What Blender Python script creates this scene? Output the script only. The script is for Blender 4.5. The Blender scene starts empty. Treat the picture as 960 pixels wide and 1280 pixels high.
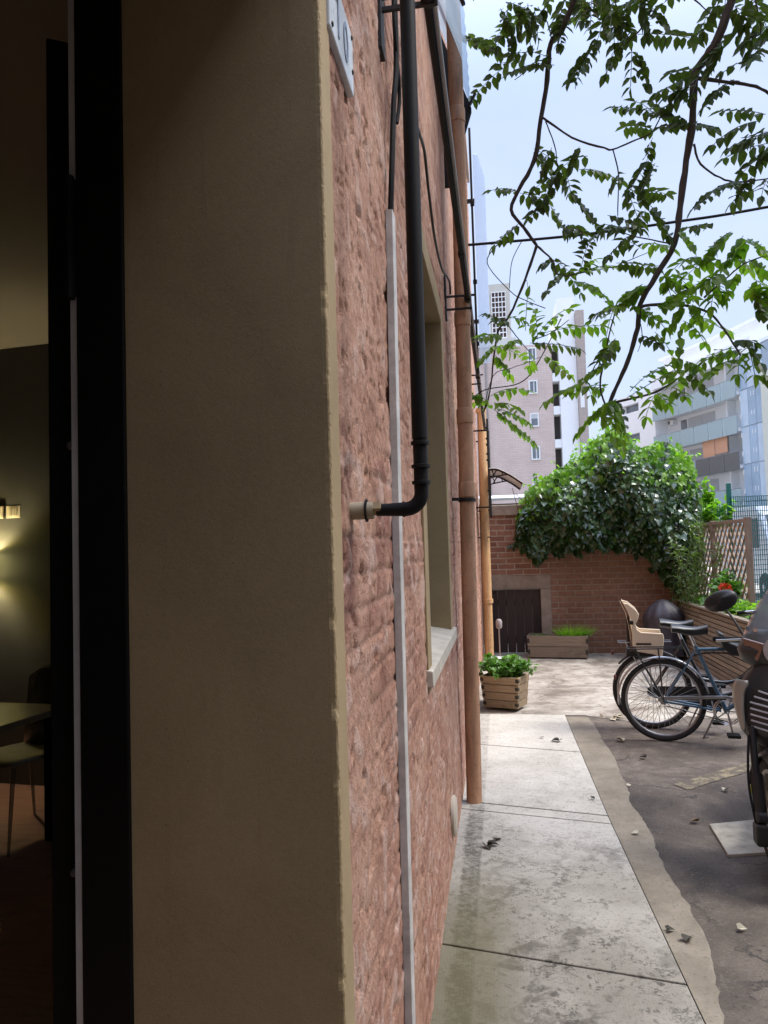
import bpy, math, random
import numpy as np
from mathutils import Vector, Matrix
R = math.radians
SC = bpy.context.scene
COL = SC.collection
random.seed(11)

# ------------------------------------------------------------------ helpers
class MB:
    """collects simple solids into one mesh"""
    def __init__(self): self.v = []; self.f = []
    def add(self, vs, fs):
        n = len(self.v); self.v += [tuple(p) for p in vs]; self.f += [tuple(i + n for i in q) for q in fs]; return self
    def box(self, x0, x1, y0, y1, z0, z1, M=None):
        vs = [Vector((x, y, z)) for z in (z0, z1) for y in (y0, y1) for x in (x0, x1)]
        if M is not None: vs = [M @ p for p in vs]
        return self.add(vs, [(0, 2, 3, 1), (4, 5, 7, 6), (0, 1, 5, 4), (2, 6, 7, 3), (0, 4, 6, 2), (1, 3, 7, 5)])
    def bar(self, a, b, w, h, up=(0, 0, 1)):
        a = Vector(a); b = Vector(b); d = (b - a).normalized(); up = Vector(up)
        if abs(d.dot(up)) > .98: up = Vector((1, 0, 0))
        s = d.cross(up).normalized(); u = s.cross(d)
        vs = [p + s * i * w / 2 + u * j * h / 2 for p in (a, b) for i, j in ((-1, -1), (1, -1), (1, 1), (-1, 1))]
        return self.add(vs, [(0, 3, 2, 1), (4, 5, 6, 7), (0, 1, 5, 4), (1, 2, 6, 5), (2, 3, 7, 6), (3, 0, 4, 7)])
    def tube(self, pts, r, n=8, closed=False, cap=True):
        pts = [Vector(p) for p in pts]; k = len(pts)
        rs = r if isinstance(r, (list, tuple)) else [r] * k
        ref = None; rings = []
        for i, p in enumerate(pts):
            if closed: d = pts[(i + 1) % k] - pts[i - 1]
            else: d = pts[min(i + 1, k - 1)] - pts[max(i - 1, 0)]
            if d.length < 1e-9: d = Vector((0, 0, 1))
            d.normalize()
            if ref is None:
                ref = d.cross(Vector((0, 0, 1)) if abs(d.z) < .9 else Vector((1, 0, 0))).normalized()
            else:
                ref = (ref - d * ref.dot(d))
                if ref.length < 1e-6: ref = d.cross(Vector((0, 0, 1)))
                ref.normalize()
            b = d.cross(ref)
            rings.append([p + (ref * math.cos(2 * math.pi * j / n) + b * math.sin(2 * math.pi * j / n)) * rs[i] for j in range(n)])
        vs = [q for rg in rings for q in rg]; fs = []
        for i in range(k if closed else k - 1):
            a = i * n; c = ((i + 1) % k) * n
            for j in range(n): fs.append((a + j, a + (j + 1) % n, c + (j + 1) % n, c + j))
        if cap and not closed:
            fs.append(tuple(reversed(range(n)))); fs.append(tuple((k - 1) * n + j for j in range(n)))
        return self.add(vs, fs)
    def lathe(self, prof, o=(0, 0, 0), ax=(0, 0, 1), n=24, cap=True):
        ax = Vector(ax).normalized(); o = Vector(o)
        u = ax.cross(Vector((0, 0, 1)) if abs(ax.z) < .9 else Vector((1, 0, 0))).normalized(); w = ax.cross(u)
        vs = []; fs = []
        for r, z in prof:
            for j in range(n):
                t = 2 * math.pi * j / n
                vs.append(o + ax * z + (u * math.cos(t) + w * math.sin(t)) * r)
        for i in range(len(prof) - 1):
            for j in range(n): fs.append((i * n + j, i * n + (j + 1) % n, (i + 1) * n + (j + 1) % n, (i + 1) * n + j))
        if cap:
            fs.append(tuple(reversed(range(n)))); k = len(prof) - 1; fs.append(tuple(k * n + j for j in range(n)))
        return self.add(vs, fs)
    def prism(self, poly, fn, a0, a1):
        """poly: 2-D outline, fn(u,v,a) -> point"""
        n = len(poly); vs = [fn(u, v, a) for a in (a0, a1) for u, v in poly]
        fs = [tuple(range(n)), tuple(reversed(range(n, 2 * n)))]
        for i in range(n): fs.append((i, i + n, (i + 1) % n + n, (i + 1) % n))
        return self.add(vs, fs)
    def strip(self, outer, inner, fn, a0, a1):
        """solid of the band between two outlines of equal length (open band)"""
        n = len(outer)
        for i in range(n - 1):
            self.prism([outer[i], outer[i + 1], inner[i + 1], inner[i]], fn, a0, a1)
        return self
    def quadgrid(self, rows, closed=False):
        n = len(rows[0]); vs = [p for r in rows for p in r]; fs = []
        for i in range(len(rows) - 1):
            for j in range(n if closed else n - 1):
                fs.append((i * n + j, i * n + (j + 1) % n, (i + 1) * n + (j + 1) % n, (i + 1) * n + j))
        return self.add(vs, fs)
    def build(self, name, m, parent=None, smooth=False, bevel=0, solid=0, label=None, fix=True):
        me = bpy.data.meshes.new(name); me.from_pydata(self.v, [], self.f); me.update()
        if fix:
            import bmesh
            b = bmesh.new(); b.from_mesh(me); bmesh.ops.recalc_face_normals(b, faces=b.faces); b.to_mesh(me); b.free()
        o = bpy.data.objects.new(name, me); COL.objects.link(o)
        if m: me.materials.append(m)
        if smooth:
            for p in me.polygons: p.use_smooth = True
            try: me.set_sharp_from_angle(angle=R(40))
            except Exception: pass
        if solid:
            s = o.modifiers.new('s', 'SOLIDIFY'); s.thickness = solid; s.offset = 0
        if bevel:
            bv = o.modifiers.new('b', 'BEVEL'); bv.width = bevel; bv.segments = 2; bv.limit_method = 'ANGLE'
        if parent: o.parent = parent
        if label: o['label'] = label
        return o

def tag(o, label=None, cat=None, group=None, kind=None):
    if label: o['label'] = label
    if cat: o['category'] = cat
    if group: o['group'] = group
    if kind: o['kind'] = kind
    return o
def thing(name, label, cat, loc=(0, 0, 0), rz=0, group=None):
    o = bpy.data.objects.new(name, None); COL.objects.link(o); o.location = loc; o.rotation_euler = (0, 0, rz)
    o.empty_display_size = .1
    return tag(o, label, cat, group)
def struct(o): o['kind'] = 'structure'; return o
def copy_tree(o, parent=None):
    c = o.copy(); COL.objects.link(c)
    if parent: c.parent = parent
    for ch in list(o.children): copy_tree(ch, c)
    return c
def arc(cx, cz, r, a0, a1, n):
    return [(cx + r * math.cos(R(a0 + (a1 - a0) * i / n)), cz + r * math.sin(R(a0 + (a1 - a0) * i / n))) for i in range(n + 1)]
def spline(pts, n=6):
    pts = [Vector(p) for p in pts]; out = []
    for i in range(len(pts) - 1):
        p0 = pts[max(i - 1, 0)]; p1 = pts[i]; p2 = pts[i + 1]; p3 = pts[min(i + 2, len(pts) - 1)]
        for k in range(n):
            t = k / n
            out.append(.5 * ((2 * p1) + (p2 - p0) * t + (2 * p0 - 5 * p1 + 4 * p2 - p3) * t * t + (3 * p1 - p0 - 3 * p2 + p3) * t ** 3))
    return out + [pts[-1]]

# ------------------------------------------------------------------ materials
MATS = {}
def newmat(name):
    m = bpy.data.materials.new(name); m.use_nodes = True
    nt = m.node_tree; return m, nt, nt.nodes, nt.links, nt.nodes['Principled BSDF']
def ramp(N, stops, interp='LINEAR'):
    r = N.new('ShaderNodeValToRGB'); r.color_ramp.interpolation = interp
    e = r.color_ramp.elements
    while len(e) < len(stops): e.new(.5)
    for x, (p, c) in zip(e, stops):
        x.position = p; x.color = (*c, 1) if len(c) == 3 else c
    return r
def noise(N, L, vec, scale, detail=5, rough=.6, dist=0):
    n = N.new('ShaderNodeTexNoise'); n.inputs['Scale'].default_value = scale; n.inputs['Detail'].default_value = detail
    n.inputs['Roughness'].default_value = rough; n.inputs['Distortion'].default_value = dist
    if vec is not None: L.new(vec, n.inputs['Vector'])
    return n
def mix(N, L, fac, a, b, mode='MIX'):
    m = N.new('ShaderNodeMix'); m.data_type = 'RGBA'; m.blend_type = mode
    for s, v in ((m.inputs['Factor'], fac), (m.inputs['A'], a), (m.inputs['B'], b)):
        if hasattr(v, 'is_output'): L.new(v, s)
        elif isinstance(v, (tuple, list)): s.default_value = (*v, 1) if len(v) == 3 else v
        else: s.default_value = v
    return m.outputs['Result']
def math_(N, L, op, a, b=0.0, c=None, clamp=False):
    m = N.new('ShaderNodeMath'); m.operation = op; m.use_clamp = clamp
    for i, v in enumerate((a, b) if c is None else (a, b, c)):
        if hasattr(v, 'is_output'): L.new(v, m.inputs[i])
        else: m.inputs[i].default_value = v
    return m.outputs[0]
def smooth(N, L, v, a, b):
    m = N.new('ShaderNodeMapRange'); m.interpolation_type = 'SMOOTHSTEP'
    L.new(v, m.inputs['Value']); m.inputs['From Min'].default_value = a; m.inputs['From Max'].default_value = b
    return m.outputs['Result']
def coords(N, L, kind='Object', scale=None, rot=None):
    t = N.new('ShaderNodeTexCoord'); v = t.outputs[kind]
    if scale or rot:
        mp = N.new('ShaderNodeMapping'); L.new(v, mp.inputs['Vector'])
        if scale: mp.inputs['Scale'].default_value = scale
        if rot: mp.inputs['Rotation'].default_value = rot
        v = mp.outputs['Vector']
    return v
def bump(N, L, h, strength, dist=.01, prev=None):
    b = N.new('ShaderNodeBump'); b.inputs['Strength'].default_value = strength; b.inputs['Distance'].default_value = dist
    L.new(h, b.inputs['Height'])
    if prev is not None: L.new(prev, b.inputs['Normal'])
    return b.outputs['Normal']
def plain(name, c, rough=.5, metal=0, var=.25, scale=9, bmp=.15, bscale=60, spec=.5, coat=0, stretch=None, c2=None):
    """a surface of one colour with soft unevenness and fine grain"""
    if name in MATS: return MATS[name]
    m, nt, N, L, P = newmat(name)
    v = coords(N, L, 'Object', stretch)
    n = noise(N, L, v, scale, 5, .65)
    c2 = c2 or tuple(x * (1 - var) for x in c)
    r = ramp(N, [(.3, c2), (.7, tuple(min(1, x * (1 + var * .35)) for x in c))]); L.new(n.outputs['Fac'], r.inputs['Fac'])
    L.new(r.outputs['Color'], P.inputs['Base Color'])
    rr = math_(N, L, 'MULTIPLY_ADD', n.outputs['Fac'], .25, rough - .12, clamp=True); L.new(rr, P.inputs['Roughness'])
    P.inputs['Metallic'].default_value = metal; P.inputs['Specular IOR Level'].default_value = spec
    P.inputs['Coat Weight'].default_value = coat
    if bmp:
        n2 = noise(N, L, v, bscale, 4); L.new(bump(N, L, n2.outputs['Fac'], bmp, .004), P.inputs['Normal'])
    MATS[name] = m; return m
def leafmat(name, c1, c2, trans=.4, rough=.38, tc=None, spec=.5):
    m, nt, N, L, P = newmat(name)
    g = N.new('ShaderNodeNewGeometry'); r = ramp(N, [(0, c1), (1, c2)]); L.new(g.outputs['Random Per Island'], r.inputs['Fac'])
    v = coords(N, L, 'Object'); n = noise(N, L, v, 40, 3)
    col = mix(N, L, .35, r.outputs['Color'], n.outputs['Color'], 'OVERLAY')
    L.new(col, P.inputs['Base Color']); P.inputs['Roughness'].default_value = rough; P.inputs['Specular IOR Level'].default_value = spec
    t = N.new('ShaderNodeBsdfTranslucent')
    tcol = mix(N, L, 1, col, tc or (1.6, 1.9, .7), 'MULTIPLY'); L.new(tcol, t.inputs['Color'])
    x = N.new('ShaderNodeMixShader'); x.inputs['Fac'].default_value = trans
    L.new(P.outputs[0], x.inputs[1]); L.new(t.outputs[0], x.inputs[2]); L.new(x.outputs[0], N['Material Output'].inputs['Surface'])
    MATS[name] = m; return m
def glassmat(name, tint, alpha, rough=.05, refl=1.0):
    """thin pane: clear part plus mirror reflection"""
    m, nt, N, L, P = newmat(name)
    N.remove(P)
    t = N.new('ShaderNodeBsdfTransparent'); t.inputs['Color'].default_value = (*tint, 1)
    d = N.new('ShaderNodeBsdfDiffuse'); d.inputs['Color'].default_value = (*tint, 1)
    g = N.new('ShaderNodeBsdfGlossy'); g.inputs['Roughness'].default_value = rough
    f = N.new('ShaderNodeFresnel'); f.inputs['IOR'].default_value = 1.5
    a = N.new('ShaderNodeMixShader'); a.inputs['Fac'].default_value = alpha
    L.new(t.outputs[0], a.inputs[1]); L.new(d.outputs[0], a.inputs[2])
    b = N.new('ShaderNodeMixShader'); L.new(math_(N, L, 'MULTIPLY', f.outputs[0], refl, clamp=True), b.inputs['Fac'])
    L.new(a.outputs[0], b.inputs[1]); L.new(g.outputs[0], b.inputs[2]); L.new(b.outputs[0], N['Material Output'].inputs['Surface'])
    MATS[name] = m; return m
def wood(name, c1, c2, axis=0, rough=.7, dark=(.06, .045, .035)):
    m, nt, N, L, P = newmat(name)
    s = [9, 9, 9]; s[axis] = .7
    v = coords(N, L, 'Object', tuple(s))
    n = noise(N, L, v, 6, 8, .7, .6); r = ramp(N, [(.25, c2), (.6, c1), (.8, tuple(x * 1.15 for x in c1))]); L.new(n.outputs['Fac'], r.inputs['Fac'])
    n3 = noise(N, L, coords(N, L, 'Object'), 5, 5, .7)
    st = smooth(N, L, n3.outputs['Fac'], .52, .75)
    g = N.new('ShaderNodeNewGeometry')
    pl = ramp(N, [(0, (.72, .72, .72)), (1, (1.15, 1.12, 1.08))]); L.new(g.outputs['Random Per Island'], pl.inputs['Fac'])
    c = mix(N, L, math_(N, L, 'MULTIPLY', st, .5), r.outputs['Color'], dark)
    c = mix(N, L, 1, c, pl.outputs['Color'], 'MULTIPLY')
    L.new(c, P.inputs['Base Color']); P.inputs['Roughness'].default_value = rough
    n2 = noise(N, L, v, 22, 4); L.new(bump(N, L, n2.outputs['Fac'], .35, .004), P.inputs['Normal'])
    MATS[name] = m; return m
CLOUD_TOP, CLOUD_LOW, SUN_E, EXPO = 10.0, 3.35, 1.5, 1.72
BRANCHES = [
 ((0.026,0.014),"0.930,4.900,5.239 0.821,4.939,5.019 0.748,4.978,4.962 0.720,5.017,4.741 0.670,5.056,4.490 0.619,5.094,4.237 0.516,5.133,4.069 0.452,5.172,3.941 0.536,5.211,3.818 0.622,5.250,3.700"),
 ((0.013,0.006),"0.622,5.250,3.700 0.555,5.271,3.525 0.464,5.293,3.321 0.386,5.314,3.195 0.328,5.336,3.130 0.292,5.357,2.935 0.255,5.379,2.709 0.209,5.400,2.570"),
 ((0.01,0.004),"0.622,5.250,3.700 0.719,5.213,3.573 0.765,5.175,3.443 0.975,5.137,3.449 1.168,5.100,3.451"),
 ((0.01,0.005),"0.676,5.050,4.509 0.868,5.025,4.327 1.068,5.000,4.219 1.120,4.975,4.188 1.239,4.950,4.215 1.362,4.925,4.251 1.426,4.900,4.362"),
 ((0.006,0.004),"1.119,4.970,4.186 1.150,4.985,4.012 1.135,5.000,3.750"),
 ((0.006,0.004),"0.701,5.050,4.472 0.755,5.075,4.323 0.772,5.100,4.155"),
 ((0.006,0.003),"0.735,5.000,4.868 0.640,5.017,4.874 0.542,5.033,4.803 0.504,5.050,4.790"),
 ((0.006,0.003),"0.756,4.950,4.959 0.728,4.925,5.078 0.668,4.900,5.179"),
 ((0.006,0.003),"0.387,5.350,3.206 0.456,5.325,3.089 0.545,5.300,2.960"),
 ((0.005,0.003),"0.565,5.300,3.045 0.701,5.250,3.072 0.814,5.200,3.139"),
 ((0.004,0.002),"0.209,5.400,2.570 0.282,5.388,2.826 0.420,5.375,2.872 0.546,5.362,2.907 0.624,5.350,2.933"),
 ((0.003,0.002),"0.464,5.300,3.323 0.543,5.300,3.478 0.544,5.300,3.351"),
 ((0.032,0.014),"1.737,4.400,4.738 1.641,4.427,4.494 1.568,4.454,4.393 1.517,4.481,4.311 1.503,4.508,4.072 1.463,4.535,3.848 1.420,4.562,3.574 1.385,4.588,3.370 1.277,4.615,3.194 1.182,4.642,3.039 1.166,4.669,2.901 1.106,4.696,2.714 1.032,4.723,2.551 0.972,4.750,2.424"),
 ((0.014,0.009),"1.508,4.430,4.279 1.693,4.453,4.242 1.851,4.477,4.212 1.943,4.500,4.158"),
 ((0.009,0.005),"1.499,4.500,3.923 1.540,4.525,3.811 1.650,4.550,3.729 1.767,4.575,3.700 1.954,4.600,3.721"),
 ((0.013,0.006),"1.177,4.620,3.018 1.310,4.596,3.014 1.431,4.572,2.987 1.552,4.548,2.926 1.620,4.524,2.814 1.696,4.500,2.648"),
 ((0.011,0.005),"0.974,4.750,2.460 1.124,4.725,2.481 1.262,4.700,2.507 1.376,4.675,2.568 1.441,4.650,2.621"),
 ((0.009,0.004),"0.973,4.750,2.434 0.942,4.763,2.580 0.987,4.775,2.793 1.041,4.787,2.996 1.076,4.800,3.089"),
 ((0.004,0.002),"1.171,4.630,2.948 1.186,4.640,2.841 1.156,4.650,2.748"),
 ((0.007,0.003),"1.836,4.400,4.724 1.866,4.400,4.553 1.866,4.400,4.473"),
 ((0.008,0.004),"1.526,4.550,3.020 1.627,4.500,3.098 1.724,4.450,3.165 1.846,4.400,3.190"),
 ((0.007,0.003),"1.383,4.580,3.367 1.261,4.603,3.412 1.128,4.627,3.469 1.040,4.650,3.528"),
 ((0.008,0.004),"1.261,4.600,4.962 1.273,4.633,4.781 1.224,4.667,4.734 1.170,4.700,4.698"),
 ((0.006,0.003),"1.137,4.700,5.056 1.123,4.725,4.868 1.060,4.750,4.789"),
 ((0.006,0.003),"1.476,4.400,4.777 1.567,4.400,4.667 1.622,4.400,4.612"),
 ((0.004,0.002),"1.153,5.100,3.464 1.280,5.075,3.497 1.378,5.050,3.532")]
LEAVES = """0.48,4.92,5.21,0.40,4.99,5.01 0.45,5.08,4.99,0.21,5.21,5.23 0.46,5.09,4.92,0.22,5.22,4.80 0.75,4.92,4.82,0.49,4.91,4.88
0.58,5.09,4.95,0.41,5.13,4.97 0.56,4.96,5.26,0.54,4.85,4.98 0.46,4.90,5.24,0.60,4.82,5.10 0.49,4.91,5.03,0.49,4.93,4.94
0.64,4.82,5.11,0.65,4.74,4.84 0.71,4.86,5.13,0.60,4.99,5.09 0.86,4.98,5.16,0.79,4.88,4.89 0.96,4.95,5.22,0.94,4.84,5.00
1.02,4.92,5.19,0.99,4.81,4.93 1.07,4.65,4.91,1.02,4.76,4.80 1.02,4.70,4.75,0.83,4.62,4.48 1.13,4.80,4.92,1.15,4.91,4.78
1.22,4.63,4.75,1.11,4.77,4.69 1.22,4.71,4.69,1.21,4.76,4.47 1.24,4.62,4.71,1.58,4.75,4.73 1.20,4.76,4.97,1.17,4.90,4.86
1.28,4.66,4.96,1.30,4.60,4.69 1.32,4.61,4.85,1.37,4.51,4.68 1.10,4.64,4.94,1.06,4.51,4.68 1.62,4.37,4.66,1.56,4.40,4.53
1.71,4.32,4.60,1.77,4.37,4.52 1.66,4.40,4.46,1.54,4.34,4.24 1.85,4.45,4.51,1.68,4.45,4.52 1.85,4.45,4.35,1.67,4.44,4.30
1.91,4.43,4.45,1.76,4.30,4.29 1.75,4.53,4.30,1.54,4.39,4.08 1.52,4.52,4.39,1.42,4.62,4.44 1.49,4.40,4.27,1.32,4.49,4.25
1.48,4.46,4.23,1.34,4.48,4.15 1.49,4.43,4.01,1.55,4.29,3.90 1.48,4.46,4.03,1.35,4.59,4.10 1.39,4.85,4.33,1.14,4.93,4.45
1.39,4.99,4.30,1.24,5.13,4.42 1.39,4.88,4.32,1.25,4.83,4.41 1.44,4.90,4.36,1.37,4.99,4.49 1.35,4.86,4.18,1.29,4.94,3.89
1.92,4.55,4.08,1.72,4.66,4.19 1.84,4.43,3.98,1.63,4.56,3.94 1.89,4.43,3.91,1.66,4.39,3.82 1.95,4.62,3.94,1.75,4.74,3.94
1.93,4.57,3.87,1.83,4.70,3.82 1.34,4.96,4.08,1.20,4.90,3.86 1.37,4.92,4.04,1.25,4.82,3.82 1.15,4.92,4.00,1.08,4.81,3.87
1.29,5.02,3.90,1.48,5.16,3.94 1.76,4.52,3.68,1.46,4.39,3.50 1.86,4.65,3.76,1.79,4.66,3.66 1.92,4.58,3.70,1.86,4.51,3.58
1.21,5.00,3.89,1.28,5.10,3.77 1.25,4.55,3.60,1.34,4.53,3.41 1.30,4.93,3.74,1.26,5.05,3.68 1.06,4.93,3.73,1.26,4.92,3.62
1.15,4.68,3.52,0.99,4.57,3.52 1.13,4.66,3.47,1.04,4.80,3.42 1.22,4.62,3.40,1.39,4.71,3.39 1.28,5.01,3.52,1.17,4.99,3.58
1.12,5.04,3.45,1.38,5.15,3.44 1.41,4.56,3.44,1.47,4.54,3.34 1.62,4.64,3.49,1.51,4.75,3.53 1.69,4.53,3.39,1.55,4.51,3.25
1.73,4.45,3.33,1.67,4.52,3.23 1.75,4.45,3.31,1.81,4.38,3.21 1.52,4.57,3.27,1.35,4.47,3.18 1.61,4.48,3.21,1.47,4.63,3.20
1.69,4.52,3.25,1.78,4.56,3.18 1.75,4.45,3.19,1.82,4.40,3.10 1.61,4.43,3.15,1.49,4.37,3.04 1.59,4.55,3.08,1.44,4.66,3.09
1.68,4.43,3.11,1.65,4.51,3.04 1.33,4.66,3.22,1.38,4.72,3.10 1.35,4.64,3.19,1.47,4.72,3.17 1.22,4.59,3.13,1.10,4.65,3.10
1.18,4.61,3.12,1.08,4.60,3.04 1.77,4.49,3.03,1.88,4.55,3.01 1.77,4.42,3.06,1.88,4.55,3.04 0.62,5.12,4.33,0.74,5.14,4.25
0.73,5.00,4.26,0.67,5.01,4.12 0.91,4.99,4.24,0.86,5.04,4.15 0.96,4.99,4.17,0.81,5.09,4.17 0.78,5.12,4.14,0.63,5.21,4.10
0.81,5.08,4.12,0.66,5.12,3.95 0.92,5.14,4.16,1.20,5.24,4.10 0.83,5.08,4.09,0.86,5.18,4.03 0.51,5.19,4.07,0.33,5.25,4.13
0.52,5.21,4.07,0.70,5.35,4.07 0.59,5.14,4.02,0.67,5.15,3.93 0.70,5.08,3.92,0.58,5.18,3.88 0.73,5.28,3.99,0.82,5.27,3.79
0.85,5.13,4.02,1.05,5.20,3.76 0.82,5.29,3.84,0.97,5.19,3.72 0.51,5.26,3.88,0.33,5.28,3.75 0.72,5.24,3.60,0.65,5.22,3.55
0.72,5.23,3.58,0.84,5.31,3.52 0.90,5.16,3.45,0.98,5.23,3.68 0.79,5.10,3.44,0.66,5.00,3.29 0.88,5.13,3.44,0.99,5.17,3.53
0.91,5.09,3.43,1.18,5.15,3.46 0.86,5.20,3.40,1.06,5.06,3.21 0.83,5.17,3.42,0.89,5.09,3.29 0.40,5.24,3.17,0.26,5.13,3.20
0.41,5.29,3.21,0.50,5.19,3.16 0.35,5.29,3.09,0.20,5.15,3.05 0.31,5.33,3.04,0.21,5.29,2.94 0.32,5.38,3.04,0.44,5.40,2.99
0.30,5.32,2.96,0.40,5.44,2.85 0.52,5.25,3.10,0.54,5.22,3.32 0.59,5.26,3.05,0.82,5.24,3.23 0.60,5.24,3.03,0.60,5.34,3.24
0.65,5.23,3.07,1.01,5.09,3.05 0.55,5.32,3.03,0.86,5.20,2.94 0.47,5.33,3.06,0.41,5.28,3.03 0.54,5.31,2.97,0.55,5.45,2.90
0.65,5.40,2.96,0.82,5.38,2.80 0.85,4.81,2.62,0.62,4.86,2.52 0.83,4.74,2.63,0.87,4.63,2.50 0.26,5.39,2.68,0.51,5.41,2.71
0.26,5.47,2.61,0.11,5.61,2.67 0.28,5.42,2.59,0.54,5.37,2.34 0.31,5.46,2.60,0.51,5.31,2.47 0.24,5.32,2.63,0.14,5.34,2.68
1.08,4.82,3.10,0.93,4.71,3.02 1.05,4.82,3.06,1.02,4.94,2.93 1.05,4.76,2.87,0.96,4.73,2.75 1.01,4.73,2.72,0.88,4.67,2.65
0.99,4.84,2.58,0.90,4.80,2.59 1.01,4.82,2.49,0.82,4.95,2.32 1.02,4.77,2.47,0.99,4.69,2.27 1.04,4.83,2.50,1.08,4.83,2.34
1.17,4.61,3.01,1.01,4.55,3.01 1.22,4.70,3.02,1.33,4.70,2.90 1.27,4.56,2.99,1.36,4.55,3.03 1.39,4.51,2.97,1.35,4.55,2.89
1.46,4.56,2.99,1.48,4.50,2.87 1.42,4.62,2.91,1.56,4.72,2.80 1.37,4.49,2.84,1.36,4.50,2.66 1.25,4.60,2.85,1.38,4.73,2.72
1.19,4.69,2.86,1.26,4.61,2.79 1.43,4.61,2.60,1.29,4.51,2.57 1.45,4.73,2.69,1.50,4.67,2.63 1.44,4.67,2.60,1.55,4.66,2.49
1.67,4.52,2.70,1.51,4.55,2.64 1.70,4.54,2.63,1.48,4.42,2.52 1.71,4.54,2.68,1.67,4.48,2.54 1.67,4.51,2.74,1.76,4.46,2.71
1.74,4.47,2.70,1.81,4.48,2.53 1.58,4.54,3.04,1.55,4.50,2.95 1.78,4.49,3.00,1.86,4.52,2.93 1.08,4.65,2.47,1.25,4.58,2.56
1.26,4.69,2.49,1.22,4.82,2.38 1.28,4.76,2.51,1.34,4.78,2.45 1.33,4.60,2.51,1.42,4.68,2.47 1.02,4.74,2.47,1.05,4.76,2.38
1.03,4.78,2.38,1.09,4.82,2.29"""

# ------------------------------------------------------------------ ground
def ground_mats():
    # concrete slabs of the footpath: pale, worn in patches, finely ribbed, mossy along the wall
    m, nt, N, L, P = newmat('path concrete')
    v = coords(N, L); sx = N.new('ShaderNodeSeparateXYZ'); L.new(v, sx.inputs[0]); X, Y = sx.outputs[0], sx.outputs[1]
    n1 = noise(N, L, v, 2.2, 8, .68, .3); n2 = noise(N, L, v, 9, 8, .72, .6); n3 = noise(N, L, v, 55, 5, .7)
    base = ramp(N, [(.3, (.36, .335, .285)), (.7, (.58, .55, .485))]); L.new(n1.outputs['Fac'], base.inputs['Fac'])
    worn = smooth(N, L, math_(N, L, 'MULTIPLY_ADD', n1.outputs['Fac'], .55, math_(N, L, 'MULTIPLY', n2.outputs['Fac'], .6)), .565, .665)
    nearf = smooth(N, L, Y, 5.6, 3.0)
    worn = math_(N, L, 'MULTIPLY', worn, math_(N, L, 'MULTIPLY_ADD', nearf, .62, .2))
    n5 = noise(N, L, v, 5.5, 10, .82, .2); n6 = noise(N, L, v, 34, 8, .8, .3); n7 = noise(N, L, v, 1.3, 5, .6)
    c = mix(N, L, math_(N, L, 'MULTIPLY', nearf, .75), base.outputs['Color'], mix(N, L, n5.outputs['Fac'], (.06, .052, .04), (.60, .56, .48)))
    c = mix(N, L, math_(N, L, 'MULTIPLY', worn, .9), c, (.10, .086, .064))
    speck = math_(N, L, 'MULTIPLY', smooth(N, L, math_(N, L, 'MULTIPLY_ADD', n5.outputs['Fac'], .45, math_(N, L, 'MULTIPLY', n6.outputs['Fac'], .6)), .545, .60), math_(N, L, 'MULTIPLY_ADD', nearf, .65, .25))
    c = mix(N, L, speck, c, (.085, .075, .06))
    pale = smooth(N, L, n7.outputs['Fac'], .42, .62); c = mix(N, L, math_(N, L, 'MULTIPLY', pale, .35), c, (.62, .59, .53))
    pits = smooth(N, L, n3.outputs['Fac'], .56, .66); c = mix(N, L, math_(N, L, 'MULTIPLY', pits, .6), c, (.12, .11, .09))
    edge = math_(N, L, 'ADD', X, math_(N, L, 'MULTIPLY_ADD', n6.outputs['Fac'], .05, -.025))
    moss = math_(N, L, 'MULTIPLY', math_(N, L, 'MULTIPLY', smooth(N, L, edge, .142, .128), smooth(N, L, edge, .035, .055)), math_(N, L, 'MULTIPLY', math_(N, L, 'MULTIPLY_ADD', nearf, .55, .35), smooth(N, L, math_(N, L, 'MULTIPLY_ADD', n6.outputs['Fac'], .5, math_(N, L, 'MULTIPLY', n5.outputs['Fac'], .5)), .40, .56)))
    c = mix(N, L, moss, c, mix(N, L, n5.outputs['Fac'], (.02, .018, .013), (.10, .09, .07)))
    lich = math_(N, L, 'MULTIPLY', smooth(N, L, edge, .045, .02), smooth(N, L, n2.outputs['Fac'], .48, .58)); c = mix(N, L, math_(N, L, 'MULTIPLY', lich, .7), c, (.45, .43, .39))
    gr = math_(N, L, 'MULTIPLY', math_(N, L, 'MULTIPLY', smooth(N, L, edge, .36, .16), smooth(N, L, Y, 4.2, 2.9)), .75)
    c = mix(N, L, gr, c, (.17, .15, .075))
    grime_shade = math_(N, L, 'MULTIPLY', smooth(N, L, math_(N, L, 'ADD', Y, math_(N, L, 'MULTIPLY_ADD', n7.outputs['Fac'], 1.6, -.8)), 4.9, 2.4), .62); c = mix(N, L, grime_shade, c, mix(N, L, 1, c, (.42, .40, .35), 'MULTIPLY'))  # near slabs darkened in the colour, tree shade along with dirt
    L.new(c, P.inputs['Base Color']); P.inputs['Roughness'].default_value = .85
    w = N.new('ShaderNodeTexWave'); w.inputs['Scale'].default_value = 26; w.bands_direction = 'X'; L.new(v, w.inputs['Vector'])
    b1 = bump(N, L, math_(N, L, 'MULTIPLY', w.outputs['Fac'], math_(N, L, 'SUBTRACT', 1, worn)), .12, .002)
    b2 = bump(N, L, n2.outputs['Fac'], .5, .006, b1); b3 = bump(N, L, n3.outputs['Fac'], .5, .003, b2); L.new(b3, P.inputs['Normal'])
    MATS['path'] = m
    # cement kerb strip
    m, nt, N, L, P = newmat('kerb cement')
    v = coords(N, L); n1 = noise(N, L, v, 4, 8, .7); n3 = noise(N, L, v, 60, 6, .8)
    r = ramp(N, [(.3, (.15, .125, .09)), (.7, (.29, .25, .19))]); L.new(n1.outputs['Fac'], r.inputs['Fac'])
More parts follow.
